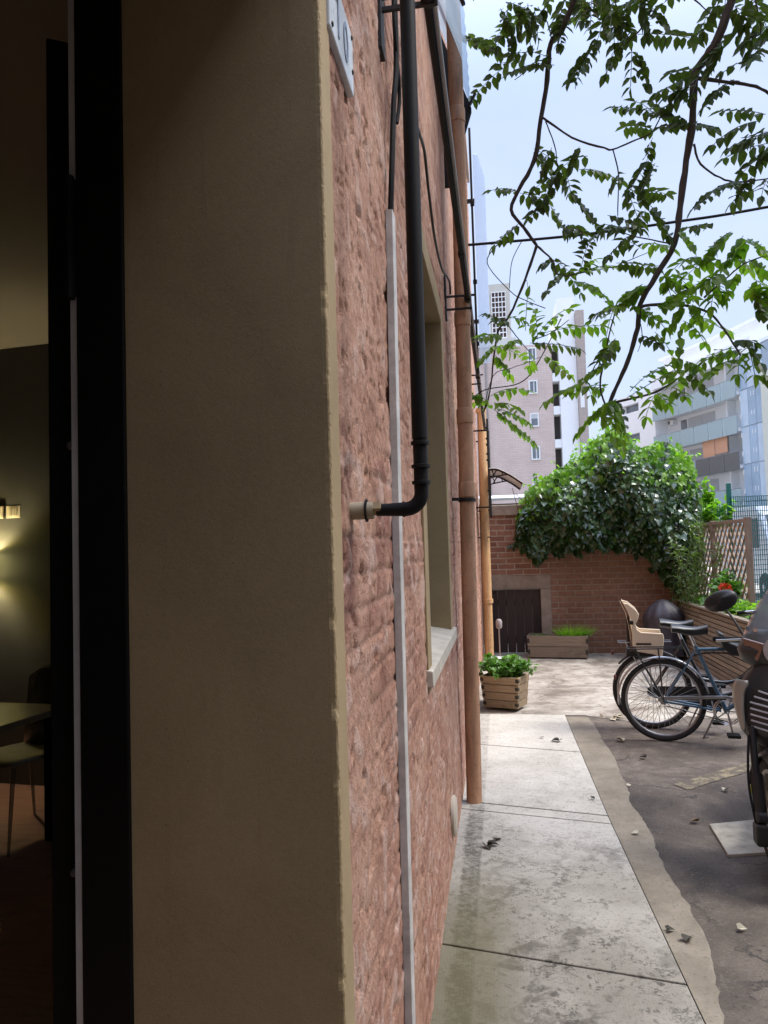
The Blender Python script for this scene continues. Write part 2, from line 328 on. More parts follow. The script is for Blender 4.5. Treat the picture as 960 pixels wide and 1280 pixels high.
    c = mix(N, L, math_(N, L, 'MULTIPLY', smooth(N, L, n3.outputs['Fac'], .54, .64), .6), r.outputs['Color'], (.085, .072, .054))
    L.new(c, P.inputs['Base Color']); P.inputs['Roughness'].default_value = .9
    L.new(bump(N, L, n3.outputs['Fac'], .6, .004), P.inputs['Normal']); MATS['kerb'] = m
    # asphalt, dusty and browner towards the end of the yard
    m, nt, N, L, P = newmat('asphalt')
    v = coords(N, L); sx = N.new('ShaderNodeSeparateXYZ'); L.new(v, sx.inputs[0]); Y = sx.outputs[1]
    n1 = noise(N, L, v, 1.6, 8, .65, .5); n2 = noise(N, L, v, 12, 7, .7); n3 = noise(N, L, v, 160, 3, .7)
    far = smooth(N, L, math_(N, L, 'ADD', Y, math_(N, L, 'MULTIPLY_ADD', n1.outputs['Fac'], 2.4, -1.2)), 4.3, 6.3)
    a = ramp(N, [(.34, (.04, .031, .024)), (.52, (.092, .073, .056)), (.70, (.18, .148, .115))]); L.new(n1.outputs['Fac'], a.inputs['Fac'])
    d = ramp(N, [(.3, (.05, .037, .028)), (.5, (.115, .09, .07)), (.72, (.25, .21, .165))]); L.new(math_(N, L, 'MULTIPLY_ADD', n2.outputs['Fac'], .5, math_(N, L, 'MULTIPLY', n1.outputs['Fac'], .5)), d.inputs['Fac'])
    c = mix(N, L, far, a.outputs['Color'], d.outputs['Color'])
    n8 = noise(N, L, v, 75, 4, .8); st = smooth(N, L, n8.outputs['Fac'], .57, .66); c = mix(N, L, math_(N, L, 'MULTIPLY', st, .55), c, (.24, .215, .19))
    st2 = smooth(N, L, n8.outputs['Fac'], .44, .36); c = mix(N, L, math_(N, L, 'MULTIPLY', st2, .6), c, (.022, .019, .017))
    vc = N.new('ShaderNodeTexVoronoi'); vc.feature = 'DISTANCE_TO_EDGE'; vc.inputs['Scale'].default_value = 1.1; L.new(mix(N, L, .18, v, n2.outputs['Color']), vc.inputs['Vector'])
    crk = math_(N, L, 'MULTIPLY', smooth(N, L, vc.outputs['Distance'], .012, .003), smooth(N, L, n1.outputs['Fac'], .46, .56)); c = mix(N, L, math_(N, L, 'MULTIPLY', crk, .8), c, (.02, .017, .015))
    dust = smooth(N, L, n2.outputs['Fac'], .55, .72); c = mix(N, L, math_(N, L, 'MULTIPLY', dust, .35), c, (.24, .205, .165))
    L.new(c, P.inputs['Base Color']); P.inputs['Roughness'].default_value = .85
    b = bump(N, L, n3.outputs['Fac'], .8, .004); b = bump(N, L, n2.outputs['Fac'], .4, .01, b); L.new(b, P.inputs['Normal']); MATS['asphalt'] = m
    # pale cracked patio at the end
    m, nt, N, L, P = newmat('patio cement')
    v = coords(N, L); n1 = noise(N, L, v, 1.8, 8, .7, .5); n2 = noise(N, L, v, 8, 7, .72)
    r = ramp(N, [(.34, (.14, .11, .082)), (.5, (.32, .28, .23)), (.68, (.48, .445, .385))]); L.new(n1.outputs['Fac'], r.inputs['Fac'])
    vo = N.new('ShaderNodeTexVoronoi'); vo.feature = 'DISTANCE_TO_EDGE'; vo.inputs['Scale'].default_value = 1.6
    mx = mix(N, L, .25, v, n2.outputs['Color']); L.new(mx, vo.inputs['Vector'])
    cr = smooth(N, L, vo.outputs['Distance'], .02, .004)
    c = mix(N, L, math_(N, L, 'MULTIPLY', cr, math_(N, L, 'MULTIPLY', smooth(N, L, n1.outputs['Fac'], .56, .42), .8)), r.outputs['Color'], (.10, .085, .07))
    c = mix(N, L, math_(N, L, 'MULTIPLY', smooth(N, L, n2.outputs['Fac'], .50, .66), .75), c, (.13, .105, .08))
    L.new(c, P.inputs['Base Color']); P.inputs['Roughness'].default_value = .9
    L.new(bump(N, L, n2.outputs['Fac'], .5, .008), P.inputs['Normal']); MATS['patio'] = m
ground_mats()
earth = plain('earth', (.30, .28, .24), .95, var=.4, scale=.6)
g = MB(); g.add([(-400, -400, -.03), (400, -400, -.03), (400, 400, -.03), (-400, 400, -.03)], [(0, 1, 2, 3)])
struct(g.build('ground', earth, fix=False))

def sheet(name, poly, z, m):
    b = MB(); b.add([(x, y, z) for x, y in poly], [tuple(range(len(poly)))]); return struct(b.build(name, m, fix=False))
sheet('asphalt', [(.7, -7), (9, -7), (9, 11.15), (.7, 11.15)], 0, MATS['asphalt'])
# patio: ragged front edge
random.seed(3)
fe = [(3.6, 6.9)] + [(3.4 - .15 * i, 7.0 + .18 * math.sin(i * .9) + random.uniform(-.1, .1)) for i in range(17)] + [(.80, 7.19), (-.05, 7.21)]
sheet('patio', [(-.05, 11.3), (3.6, 11.3)] + fe, .004, MATS['patio'])
# footpath slabs (real slabs with open joints)
pe = lambda y: .960 - .0245 * y if y < 4.5 else .85 - .0095 * (y - 4.5)
def slab(x0, x1, ya0, ya1, yb0, yb1, z0=-.02, z1=.014, xf=0):
    """near edge ya0(left)-ya1(right), far edge yb0-yb1"""
    b = MB(); n = 8
    vs = [(x0, ya0, z1), (x1, ya1, z1), (xf, yb1, z1), (x0, yb0, z1), (x0, ya0, z0), (x1, ya1, z0), (xf, yb1, z0), (x0, yb0, z0)]
    b.add(vs, [(0, 1, 2, 3), (7, 6, 5, 4), (0, 4, 5, 1), (1, 5, 6, 2), (2, 6, 7, 3), (3, 7, 4, 0)])
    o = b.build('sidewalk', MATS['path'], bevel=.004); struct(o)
J = [(-6, -6), (-1.6, -1.6), (.82, .62), (3.07, 2.87), (4.62, 4.42), (4.76, 4.55), (6.12, 5.90), (7.20, 7.17)]
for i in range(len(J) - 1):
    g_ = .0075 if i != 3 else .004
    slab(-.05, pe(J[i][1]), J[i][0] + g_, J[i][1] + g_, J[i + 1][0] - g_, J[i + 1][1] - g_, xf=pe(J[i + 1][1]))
# cement strip along the path with a broken outer edge over the asphalt
random.seed(8)
kb = MB(); inner = []; outer = []
kx = [(-6, .98), (1.5, .97), (2.3, .95), (2.68, .961), (2.9, 1.00), (3.18, 1.045), (3.5, 1.047), (3.8, 1.025), (4.13, 1.034), (4.4, 1.05), (4.6, 1.037), (4.85, 1.02), (5.1, 1.053), (5.4, 1.05), (5.75, 1.073), (6.2, 1.06), (6.72, 1.05), (7.16, 1.035)]
for i in range(len(kx) - 1):
    for t in range(6):
        f = t / 6; y = kx[i][0] + (kx[i + 1][0] - kx[i][0]) * f; x = kx[i][1] + (kx[i + 1][1] - kx[i][1]) * f + random.uniform(-.007, .007)
        outer.append((x, y)); inner.append((pe(y) + .0035, y))
top = [[(a[0], a[1], .012), (b[0] - .008, b[1], .011), (b[0] + .004, b[1], -.004)] for a, b in zip(inner, outer)]
kb.quadgrid(top); struct(kb.build('kerb', MATS['kerb'], fix=True))
# worn paint line on the asphalt
random.seed(2)
ln = MB(); pa = []; pb = []
for i in range(25):
    t = i / 24; x = 1.37 + t * 1.5; y = 5.12 + t * 1.27; j = random.uniform(-.012, .012); k = random.uniform(-.012, .012)
    pa.append((x - .03 + j, y + .06 + k, .004)); pb.append((x + .035 + k, y - .05 + j, .004))
ln.quadgrid([pa, pb])
m, nt, N, L, P = newmat('worn line paint'); v = coords(N, L); n = noise(N, L, v, 14, 8, .75)
c = mix(N, L, smooth(N, L, n.outputs['Fac'], .38, .56), (.27, .225, .135), (.10, .082, .062)); L.new(c, P.inputs['Base Color']); P.inputs['Roughness'].default_value = .9
struct(ln.build('road_marking', m, fix=False))

# ------------------------------------------------------------------ pink building
def vn(x, y, s):
    xi = np.floor(x).astype(np.int64); yi = np.floor(y).astype(np.int64); xf = x - xi; yf = y - yi
    xf = xf * xf * (3 - 2 * xf); yf = yf * yf * (3 - 2 * yf)
    def h(a, b):
        n = (a * 374761393 + b * 668265263 + s * 974634777) & 0xFFFFFFFF
        n = ((n ^ (n >> 13)) * 1274126177) & 0xFFFFFFFF
        return ((n ^ (n >> 16)) & 0xFFFF) / 65535.0
    return (h(xi, yi) * (1 - xf) + h(xi + 1, yi) * xf) * (1 - yf) + (h(xi, yi + 1) * (1 - xf) + h(xi + 1, yi + 1) * xf) * yf
def fb(x, y, s, o=4, g=.5):
    t = 0; a = 1; w = 0
    for i in range(o): t = t + a * vn(x * 2 ** i, y * 2 ** i, s + i); w += a; a *= g
    return t / w

def pink_material():
    m, nt, N, L, P = newmat('rough pink paint on brick')
    v = coords(N, L); at = N.new('ShaderNodeVertexColor'); at.layer_name = 'wear'
    se = N.new('ShaderNodeSeparateColor'); L.new(at.outputs['Color'], se.inputs[0])
    n1 = noise(N, L, v, 3, 6, .65); n2 = noise(N, L, v, 26, 6, .7); n3 = noise(N, L, v, 180, 4, .7)
    r = ramp(N, [(.36, (.30, .145, .092)), (.5, (.465, .255, .172)), (.64, (.60, .38, .275))])
    L.new(math_(N, L, 'MULTIPLY_ADD', n2.outputs['Fac'], .5, math_(N, L, 'MULTIPLY', n1.outputs['Fac'], .5)), r.inputs['Fac'])
    c = mix(N, L, math_(N, L, 'MULTIPLY', se.outputs[0], .8), r.outputs['Color'], (.19, .075, .052))
    c = mix(N, L, math_(N, L, 'MULTIPLY', se.outputs[2], .55), c, (.36, .165, .12))
    c = mix(N, L, math_(N, L, 'MULTIPLY', at.outputs['Alpha'], .75), c, (.27, .145, .105))
    c = mix(N, L, math_(N, L, 'MULTIPLY', se.outputs[1], .6), c, (.60, .43, .36))
    spots = smooth(N, L, n2.outputs['Fac'], .60, .70); c = mix(N, L, math_(N, L, 'MULTIPLY', spots, .4), c, (.24, .125, .095))
    n4 = noise(N, L, v, 60, 6, .75, .4); c = mix(N, L, math_(N, L, 'MULTIPLY', smooth(N, L, n4.outputs['Fac'], .60, .68), .5), c, (.2, .105, .08))
    c = mix(N, L, math_(N, L, 'MULTIPLY', smooth(N, L, n4.outputs['Fac'], .40, .30), .3), c, (.62, .44, .36))
    L.new(c, P.inputs['Base Color']); P.inputs['Roughness'].default_value = .8; P.inputs['Specular IOR Level'].default_value = .3
    b = bump(N, L, n2.outputs['Fac'], .45, .007); b = bump(N, L, n4.outputs['Fac'], 1, .009, b); b = bump(N, L, n3.outputs['Fac'], .6, .002, b); L.new(b, P.inputs['Normal']); return m
PINK = pink_material()
def rough_wall(parent):
    ys = [1.327]
    while ys[-1] < 11.25: ys.append(ys[-1] + .0045 + .0042 * max(0, ys[-1] - 1.3))
    zs = list(np.arange(-.03, 3.6, .0085)) + list(np.arange(3.6, 7.2, .05))
    Yg, Zg = np.meshgrid(np.array(ys), np.array(zs))
    ch, bl = .074, .25
    wz = Zg + .006 * (fb(Yg * 3, Zg * 3, 71) - .5); row = np.floor(wz / ch); fz = wz / ch - row
    uy = Yg / bl + .5 * (row % 2) + .05 * (vn(row * 3.7, row * 1.3, 5)); bi = np.floor(uy); fy = uy - bi
    ez = np.minimum(fz, 1 - fz) * ch; ey = np.minimum(fy, 1 - fy) * bl
    ed = np.minimum(ez, ey) + .004 * (fb(Yg * 40, Zg * 40, 13, 2) - .5)
    brick = np.clip((ed - .003) / .004, 0, 1); brick = brick * brick * (3 - 2 * brick)
    per = vn(bi * 1.0 + .5 + row * 17.3, row + .5, 31)
    smear = np.clip((fb(Yg * 2.6, Zg * 4.5, 41, 4) - .45) / .09, 0, 1)      # thick mortar smeared across the bricks
    lump = fb(Yg * 11, Zg * 15, 51, 5, .55)
    rid = 1 - np.abs(2 * fb(Yg * 7 + .4 * Zg, Zg * 7, 61, 4) - 1)
    h = brick * (.0046 * (1 - .85 * smear)) + per * .0016 * (1 - smear) + smear * .004 * lump + .0012 * lump + .003 * np.clip(rid - .8, 0, 1) * 5
    fine = fb(Yg * 70, Zg * 70, 81, 3); h = h + .0042 * (fine - .5)
    pit = np.clip((fb(Yg * 22, Zg * 30, 91, 3) - .66) / .08, 0, 1); h = h - .008 * pit
    X = -.006 + h
    wear = np.clip((fb(Yg * 5, Zg * 7, 101, 4) - .56) / .08, 0, 1) * (per > .35) * brick * (1 - smear)
    near = np.clip((1.47 + .03 * fb(Yg * 9, Zg * 14, 7) - Yg) / .03, 0, 1) * np.clip((Zg - 1.42) / .04, 0, 1) * np.clip((1.86 - Zg) / .04, 0, 1) * np.clip((fb(Yg * 12, Zg * 20, 9) - .36) / .1, 0, 1)
    wear = np.maximum(wear * .8, near); X = X - .004 * near * (1 - .6 * fine)
    lite = np.clip((rid - .86) / .1, 0, 1) * np.clip((lump - .45) / .1, 0, 1)
    nz, ny = Yg.shape
    co = np.stack([X, Yg, Zg], -1).reshape(-1, 3).astype(np.float32)
    i = np.arange(nz - 1)[:, None]; j = np.arange(ny - 1)[None, :]
    yc = (Yg[:-1, :-1] + Yg[1:, 1:]) / 2; zc = (Zg[:-1, :-1] + Zg[1:, 1:]) / 2
    keep = ~((yc > 2.9) & (yc < 4.25) & (zc > 1.10) & (zc < 2.92))
    a = (i * ny + j)[keep]; F = np.stack([a, a + 1, a + ny + 1, a + ny], -1)
    me = bpy.data.meshes.new('wall'); me.vertices.add(len(co)); me.vertices.foreach_set('co', co.ravel())
    me.loops.add(F.size); me.loops.foreach_set('vertex_index', F.ravel().astype(np.int32))
    me.polygons.add(len(F)); me.polygons.foreach_set('loop_start', np.arange(0, F.size, 4, dtype=np.int32)); me.polygons.foreach_set('loop_total', np.full(len(F), 4, np.int32))
    me.update(calc_edges=True); me.polygons.foreach_set('use_smooth', np.ones(len(F), bool))
    ca = me.color_attributes.new('wear', 'FLOAT_COLOR', 'POINT')
    cc = np.zeros((len(co), 4), np.float32); cc[:, 0] = wear.ravel(); cc[:, 1] = lite.ravel(); cc[:, 2] = (per * brick * (1 - smear)).ravel(); cc[:, 3] = ((1 - brick) * (1 - .7 * smear)).ravel(); 
    ca.data.foreach_set('color', cc.ravel()); me.materials.append(PINK)
    o = bpy.data.objects.new('wall', me); COL.objects.link(o); o.parent = parent; return o

BLD = thing('brick_building', 'pink painted rough brick building with a doorway and a deep set window', 'building')
rough_wall(BLD)
concrete = None
def concrete_mat():
    m, nt, N, L, P = newmat('cast concrete surround')
    v = coords(N, L); n1 = noise(N, L, v, 2.5, 7, .65, .4); n2 = noise(N, L, v, 90, 5, .75); n3 = noise(N, L, coords(N, L, 'Object', (14, 14, .6)), 3, 6, .6)
    r = ramp(N, [(.38, (.25, .178, .088)), (.62, (.37, .272, .145))]); n4 = noise(N, L, v, 400, 3, .7); L.new(math_(N, L, 'MULTIPLY_ADD', n2.outputs['Fac'], .25, math_(N, L, 'MULTIPLY_ADD', n4.outputs['Fac'], .25, math_(N, L, 'MULTIPLY', n1.outputs['Fac'], .5))), r.inputs['Fac'])
    c = mix(N, L, math_(N, L, 'MULTIPLY', smooth(N, L, n2.outputs['Fac'], .62, .70), .5), r.outputs['Color'], (.12, .09, .06))
    rust = math_(N, L, 'MULTIPLY', math_(N, L, 'MULTIPLY', smooth(N, L, n3.outputs['Fac'], .60, .66), smooth(N, L, n1.outputs['Fac'], .5, .62)), .22); c = mix(N, L, rust, c, (.24, .13, .07)); so_ = N.new('ShaderNodeSeparateXYZ'); L.new(v, so_.inputs[0])
    sea = smooth(N, L, math_(N, L, 'ABSOLUTE', math_(N, L, 'ADD', so_.outputs[0], math_(N, L, 'MULTIPLY_ADD', n1.outputs['Fac'], .02, .295))), .007, .001)
    c = mix(N, L, math_(N, L, 'MULTIPLY', sea, math_(N, L, 'MULTIPLY', smooth(N, L, n2.outputs['Fac'], .52, .64), .35)), c, (.09, .06, .035))
    L.new(c, P.inputs['Base Color']); P.inputs['Roughness'].default_value = .85
    b = bump(N, L, n2.outputs['Fac'], .25, .0015); b = bump(N, L, n4.outputs['Fac'], .5, .0008, b); L.new(b, P.inputs['Normal']); return m
CONC = concrete_mat()
core = plain('inner masonry', (.40, .30, .25), .9)
# masonry behind the painted face
b = MB()
b.box(-.34, -.02, 1.335, 2.80, -.03, 7.2); b.box(-.34, -.02, 4.34, 11.25, -.03, 7.2)
b.box(-.34, -.02, 2.801, 4.339, -.03, 1.05); b.box(-.34, -.02, 2.801, 4.339, 3.02, 7.2)
b.build('wall_core', core, BLD)
b = MB(); b.box(-.36, 0, -5, .045, -.03, 7.2); b.box(-.36, 0, .05, 1.33, 2.96, 7.2); b.build('wall', PINK, BLD)
b = MB(); rnd = random.Random(4); rows = []
pf = [(-.372, 1.331, 0), (-.372, 1.252, .0003), (-.25, 1.252, .0004), (-.12, 1.252, .0004), (-.04, 1.252, 0), (-.006, 1.252, 0), (.0012, 1.2524, 0), (.0035, 1.2538, 0), (.0047, 1.2562, 0), (.005, 1.264, 0), (.005, 1.30, .0006), (.005, 1.326, .0008), (.002, 1.331, .0005)]
chip = {rnd.randrange(560): rnd.uniform(.002, .007) for _ in range(14)}
for i in range(561):
    z = 2.80 * i / 560; ck = max([v * max(0, 1 - abs(i - k) / 4) for k, v in chip.items()] + [0])
    rows.append([(x + (rnd.gauss(0, .0004) if 6 <= q <= 8 else 0) - (ck * .5 if 6 <= q <= 8 else 0), y + (rnd.gauss(0, .0002) if 6 <= q <= 8 else 0) + (ck * .35 if 6 <= q <= 8 else 0), z) for q, (x, y, a) in enumerate(pf)])
b.quadgrid(rows); b.box(-.372, .005, .05, .128, .0, 2.80); b.box(-.372, .005, .05, 1.331, 2.802, 2.955)
b.build('door_surround', CONC, BLD)
b = MB(); b.box(-.372, -.0, .13, 1.25, -.03, .02); b.build('threshold', CONC, BLD, bevel=.005)
# window: concrete lining, sloping sill, frame, pane
win = MB(); win.box(-.21, .006, 2.82, 2.955, 1.05, 3.0); win.box(-.21, .003, 4.20, 4.335, 1.05, 3.0); win.box(-.21, .004, 2.958, 4.197, 2.885, 3.0)
wo = win.build('window', CONC, BLD, bevel=.004)
s = MB(); s.prism([(-.205, 1.175), (.022, 1.135), (.024, 1.075), (-.205, 1.075)], lambda u, v, a: (u, a, v), 2.815, 4.36); s.build('sill', plain('pale sill stone', (.50, .45, .37), .85, var=.3, bmp=.4), wo, bevel=.004)
alu = plain('dark window frame', (.05, .045, .04), .4, var=.1, bmp=0)
s = MB(); s.box(-.2, -.15, 2.957, 3.01, 1.18, 2.88); s.box(-.2, -.15, 4.145, 4.196, 1.18, 2.88); s.box(-.2, -.15, 3.012, 4.143, 1.18, 1.24); s.box(-.2, -.15, 3.012, 4.143, 2.82, 2.88); s.box(-.2, -.15, 3.55, 3.60, 1.245, 2.815)
s.build('frame', alu, wo)
s = MB(); s.box(-.178, -.172, 3.01, 4.145, 1.235, 2.825); s.build('pane', glassmat('window pane', (.75, .8, .8), .05), wo)
# rooms behind the facade
roomw = plain('dark grey room paint', (.085, .082, .075), .7, var=.1, bmp=.05); ceilm = plain('room ceiling paint', (.42, .38, .31), .8, var=.05, bmp=.05)
floorm = wood('herringbone oak floor', (.52, .28, .21), (.32, .16, .12), 0, .45)
b = MB(); a0 = Vector((-.345, 4.62)); d = Vector((-.994, .11)); e = a0 + d * 6.2; nrm = Vector((.11, .994))
p = [a0, e, e + nrm * .12, a0 + nrm * .12]; b.prism([(q.x, q.y) for q in p], lambda u, v, a: (u, v, a), .0, 3.16); b.build('room_wall', roomw, BLD)
b = MB(); b.box(-6.6, -6.48, -4, 5.6, 0, 3.16); b.box(-6.48, -.361, -4.1, -4, 0, 3.16); b.build('side_wall', roomw, BLD)
b = MB(); b.box(-6.6, -.345, -4.1, 5.6, 3.162, 3.3); b.build('room_ceiling', ceilm, BLD)
b = MB(); b.box(-6.6, -.374, -4.1, 5.6, -.028, -.002); b.build('room_floor', floorm, BLD)
b = MB(); b.box(-6.6, .03, -5, 11.3, 7.2, 7.4); b.box(-6.6, -6.4, -5, 11.3, 3.31, 7.19); b.build('roof', core, BLD)

# ------------------------------------------------------------------ entrance door: black frame, open leaf seen on its edge
blk = plain('black door lacquer', (.006, .0055, .005), .55, var=.1, bmp=0, spec=.12)
steel = plain('brushed steel', (.55, .54, .52), .3, 1, var=.1, bmp=0)
DOOR = thing('entry_door', 'black entrance door standing open inside the concrete doorway', 'door', (-.41, 1.29, 0))
b = MB(); b.box(-.055, .0375, -.045, .05, .0, 2.797); b.box(-.055, .036, -1.155, -1.06, .0, 2.797); b.box(-.05, .03, -1.058, -.047, 2.70, 2.797); b.build('door_frame', blk, DOOR, bevel=.003)
b = MB(); b.box(-.068, -.0555, -.042, -.02, .005, 2.66); b.build('gap_strip', plain('grey door gap strip', (.50, .49, .47), .6, bmp=0), DOOR)  # pale strip added for the lit gap between leaf and frame
b = MB(); b.box(-.076, -.054, -.05, -.0425, 2.08, 2.30); b.lathe([(.011, 0), (.011, .23)], (-.066, -.05, 2.075), n=12); b.build('hinge', blk, DOOR)
LF = MB(); dv = Vector((-.52, .854)).normalized(); pv = Vector((.854, .52)).normalized()
Md = Matrix(((dv.x, -pv.x, 0, -.52 + .41), (dv.y, -pv.y, 0, 1.315 - 1.29), (0, 0, 1, 0), (0, 0, 0, 1)))
LF.box(0, .86, -.039, .039, .005, 2.62, Md); lf = LF.build('leaf', blk, DOOR, bevel=.003)
for z in (2.135, 1.815, 1.02):
    q = MB(); q.lathe([(.0085, -.012), (.0085, .012), (.006, .014)], Md @ Vector((-.006, .0, z)), tuple(Md.to_3x3() @ Vector((-1, 0, 0))), 12); q.build('bolt', plain('dull steel bolt', (.12, .12, .12), .4, .6, bmp=0), lf)

# ------------------------------------------------------------------ things in the room
lampm, nt, N, L, P = newmat('lamp shade fabric'); P.inputs['Base Color'].default_value = (.75, .72, .35, 1); P.inputs['Emission Color'].default_value = (1, .88, .38, 1); P.inputs['Emission Strength'].default_value = 1.1
LP = thing('wall_lamp', 'lit yellow green wall lamp on the dark room wall', 'lamp', (-3.385, 4.84, 1.56))
b = MB(); b.lathe([(.075, -.10), (.105, .10)], n=28, cap=False); b.build('lamp_shade', lampm, LP, smooth=True, solid=.003)
b = MB(); b.box(-.03, .03, .08, .125, -.05, .05); b.tube([(0, .08, 0), (0, .0, 0)], .008); b.build('lamp_bracket', steel, LP)
def area_point(loc, e, col, r): 
    l = bpy.data.lights.new('lamp_bulb', 'POINT'); l.energy = e; l.color = col; l.shadow_soft_size = r
    o = bpy.data.objects.new('lamp_bulb', l); COL.objects.link(o); o.location = loc; return o
area_point((-3.385, 4.84, 1.56), 6.5, (1, .85, .56), .03)
plate = plain('ivory switch plate', (.70, .62, .48), .4, var=.05, bmp=0); slot = plain('switch rocker', (.55, .48, .36), .4, var=.05, bmp=0)
for i, (x, lab) in enumerate(((-3.345, 'ivory wall switch plate at the left edge of the photo'), (-3.205, 'ivory wall switch plate beside the black door edge'))):
    t = thing('light_switch', lab, 'switch', (x, 4.945 + .0 * i, 1.95), math.atan2(.11, -.994) + math.pi, 'switch plates on the room wall')
    b = MB(); b.box(-.062, .062, -.012, .004, -.045, .045); b.build('plate', plate, t, bevel=.003)
    b = MB(); b.box(-.032, -.012, -.016, -.0125, -.025, .025); b.box(-.008, .012, -.016, -.0125, -.025, .025); b.box(.016, .036, -.016, -.0125, -.025, .025); b.build('rocker', slot, t)
tt = thing('dining_table', 'dark dining table with a pale worn top at the left photo edge', 'table', (-2.86, 3.72, 0), -.12)
b = MB(); b.box(-.6, .6, -.4, .4, .715, .75); b.build('table_top', wood('table oak', (.26, .20, .13), (.16, .12, .07), 0, .35), tt, bevel=.004)
for sx in (-1, 1):
    for sy in (-1, 1):
        b = MB(); b.bar((sx * .52, sy * .33, 0), (sx * .52, sy * .33, .714), .05, .05); b.build('leg', blk, tt)
clear = glassmat('clear polycarbonate', (.55, .55, .52), .16, .1, 1.6)
def chair(loc, rz, lab):
    t = thing('clear_chair', lab, 'chair', loc, rz)
    b = MB(); b.quadgrid([[(x, y, .45 + .02 * (abs(x) / .2) ** 2 - .01 * (y > .1)) for x in (-.2, -.1, 0, .1, .2)] for y in (-.2, -.07, .07, .2)]); b.build('seat', plain('pale seat cushion', (.36, .33, .26), .5, bmp=0), t, solid=.02, smooth=True)
    b = MB(); b.quadgrid([[(x, .2 + .1 * (z - .46) - .12 * (abs(x) / .2) ** 2 * .3, min(z, .93 - .25 * (abs(x) / .22) ** 4 * .3)) for x in (-.21, -.15, -.08, 0, .08, .15, .21)] for z in (.46, .6, .75, .88, .93)]); b.build('backrest', clear, t, solid=.008, smooth=True)
    b = MB(); b.tube(spline([(-.21, .2, .46), (-.2, .235, .8), (-.13, .245, .92), (0, .25, .95), (.13, .245, .92), (.2, .235, .8), (.21, .2, .46)], 5), .009); b.build('back_frame', plain('clear edge', (.35, .35, .3), .15, bmp=0, spec=.8), t, smooth=True)
    for sx in (-1, 1):
        for sy in (-1, 1):
            b = MB(); b.tube([(sx * .18, sy * .18, .45), (sx * .235, sy * .25, 0)], [.014, .008]); b.build('leg', clear, t, smooth=True)
chair((-2.53, 4.05, 0), -.35, 'clear plastic chair with pale seat tucked at the dining table')

# ------------------------------------------------------------------ pipes and fittings on the pink wall
pvc = plain('black pvc', (.008, .0075, .0075), .6, var=.2, bmp=.05, spec=.22); rub = plain('dark rubber', (.014, .014, .014), .75, bmp=.1, spec=.2)
beige = plain('beige pipe sleeve', (.33, .27, .17), .6, var=.2); brass = plain('old brass', (.30, .22, .12), .5, .5, var=.3)
t = thing('drain_pipe', 'black pipe with ribbed elbow entering the wall through a beige sleeve', 'pipe', (.14, 1.45, 0))
b = MB(); b.tube([(0.005, 0, 3.75), (.003, 0, 2.7), (0, 0, 1.815)], .0158, 14); b.build('pipe', pvc, t, smooth=True)
b = MB(); el = [(0, 0, 1.82), (0, 0, 1.722)] + [(-.032 + .032 * math.cos(R(a)), 0, 1.709 - .032 * math.sin(R(a))) for a in (0, 15, 30, 45, 60, 75, 90)] + [(-.09, 0, 1.677)]
b.tube(el, [.0145, .0145] + [.0142] * 7 + [.0118], 14)
for z in (1.806, 1.760, 1.728): b.lathe([(.0145, -.004), (.0185, -.003), (.0185, .003), (.0145, .004)], (0, 0, z), n=16)
b.lathe([(.012, -.003), (.0155, -.002), (.0155, .002), (.012, .003)], (-.036, 0, 1.677), (1, 0, 0), 16)
b.build('elbow', pvc, t, smooth=True)
b = MB(); b.lathe([(.0175, -.03), (.0172, .042), (.0165, .044)], (-.14, 0, 1.677), (1, 0, 0), 20); b.build('sleeve', beige, t, smooth=True)
b = MB(); b.lathe([(.0172, 0), (.0225, .001), (.0225, .004), (.0172, .005)], (-.113, 0, 1.677), (1, 0, 0), 20); b.build('flange', rub, t, smooth=True)
b = MB(); b.lathe([(.0135, -.012), (.0145, -.01), (.0145, .006), (.0125, .008)], (-.088, 0, 1.680), (1, 0, 0), 6); b.build('nut', brass, t)
# white cable duct
duct = plain('white cable duct', (.56, .53, .49), .5, var=.35, scale=16, bmp=.1)
b = MB(); pth = [(1.985, -.02), (1.99, .4), (2.005, 1.0), (2.03, 1.7), (2.055, 2.1), (2.085, 2.565)]
b.quadgrid([[(0.0, y - .03, z), (.021, y - .030, z), (.021, y + .030, z), (0, y + .03, z)] for y, z in pth], closed=True)
b.add([(0, 2.055, 2.565), (.021, 2.055, 2.565), (.021, 2.115, 2.565), (0, 2.115, 2.565)], [(0, 1, 2, 3)])
tag(b.build('cable_duct', duct, bevel=.002), 'narrow white cable duct running up the pink wall', 'cable duct')
b = MB(); b.tube(spline([(.012, 2.075, 2.55), (.02, 2.08, 2.7), (.025, 2.13, 2.92), (.03, 2.19, 3.12), (.03, 2.17, 3.6)], 6), .0085); b.tube(spline([(.03, 2.19, 3.6), (.03, 2.16, 3.2), (.03, 2.24, 3.02), (.024, 2.2, 2.9)], 6), .006)
tag(b.build('wall_cable', rub, smooth=True), 'black cable dropping into the top of the white duct', 'cable')
b = MB(); b.tube(spline([(.035, 2.5, 3.35), (.03, 2.77, 3.24), (.03, 3.1, 3.30), (.028, 3.28, 3.22), (.03, 3.55, 3.10), (.03, 4.0, 3.12), (.03, 4.45, 3.24), (.03, 4.72, 3.30), (.03, 4.78, 3.24)], 6), .0065)
tag(b.build('wall_cable', plain('dark green cable', (.015, .022, .016), .5, bmp=0), smooth=True), 'thin dark cable sagging in a loop above the window', 'cable')
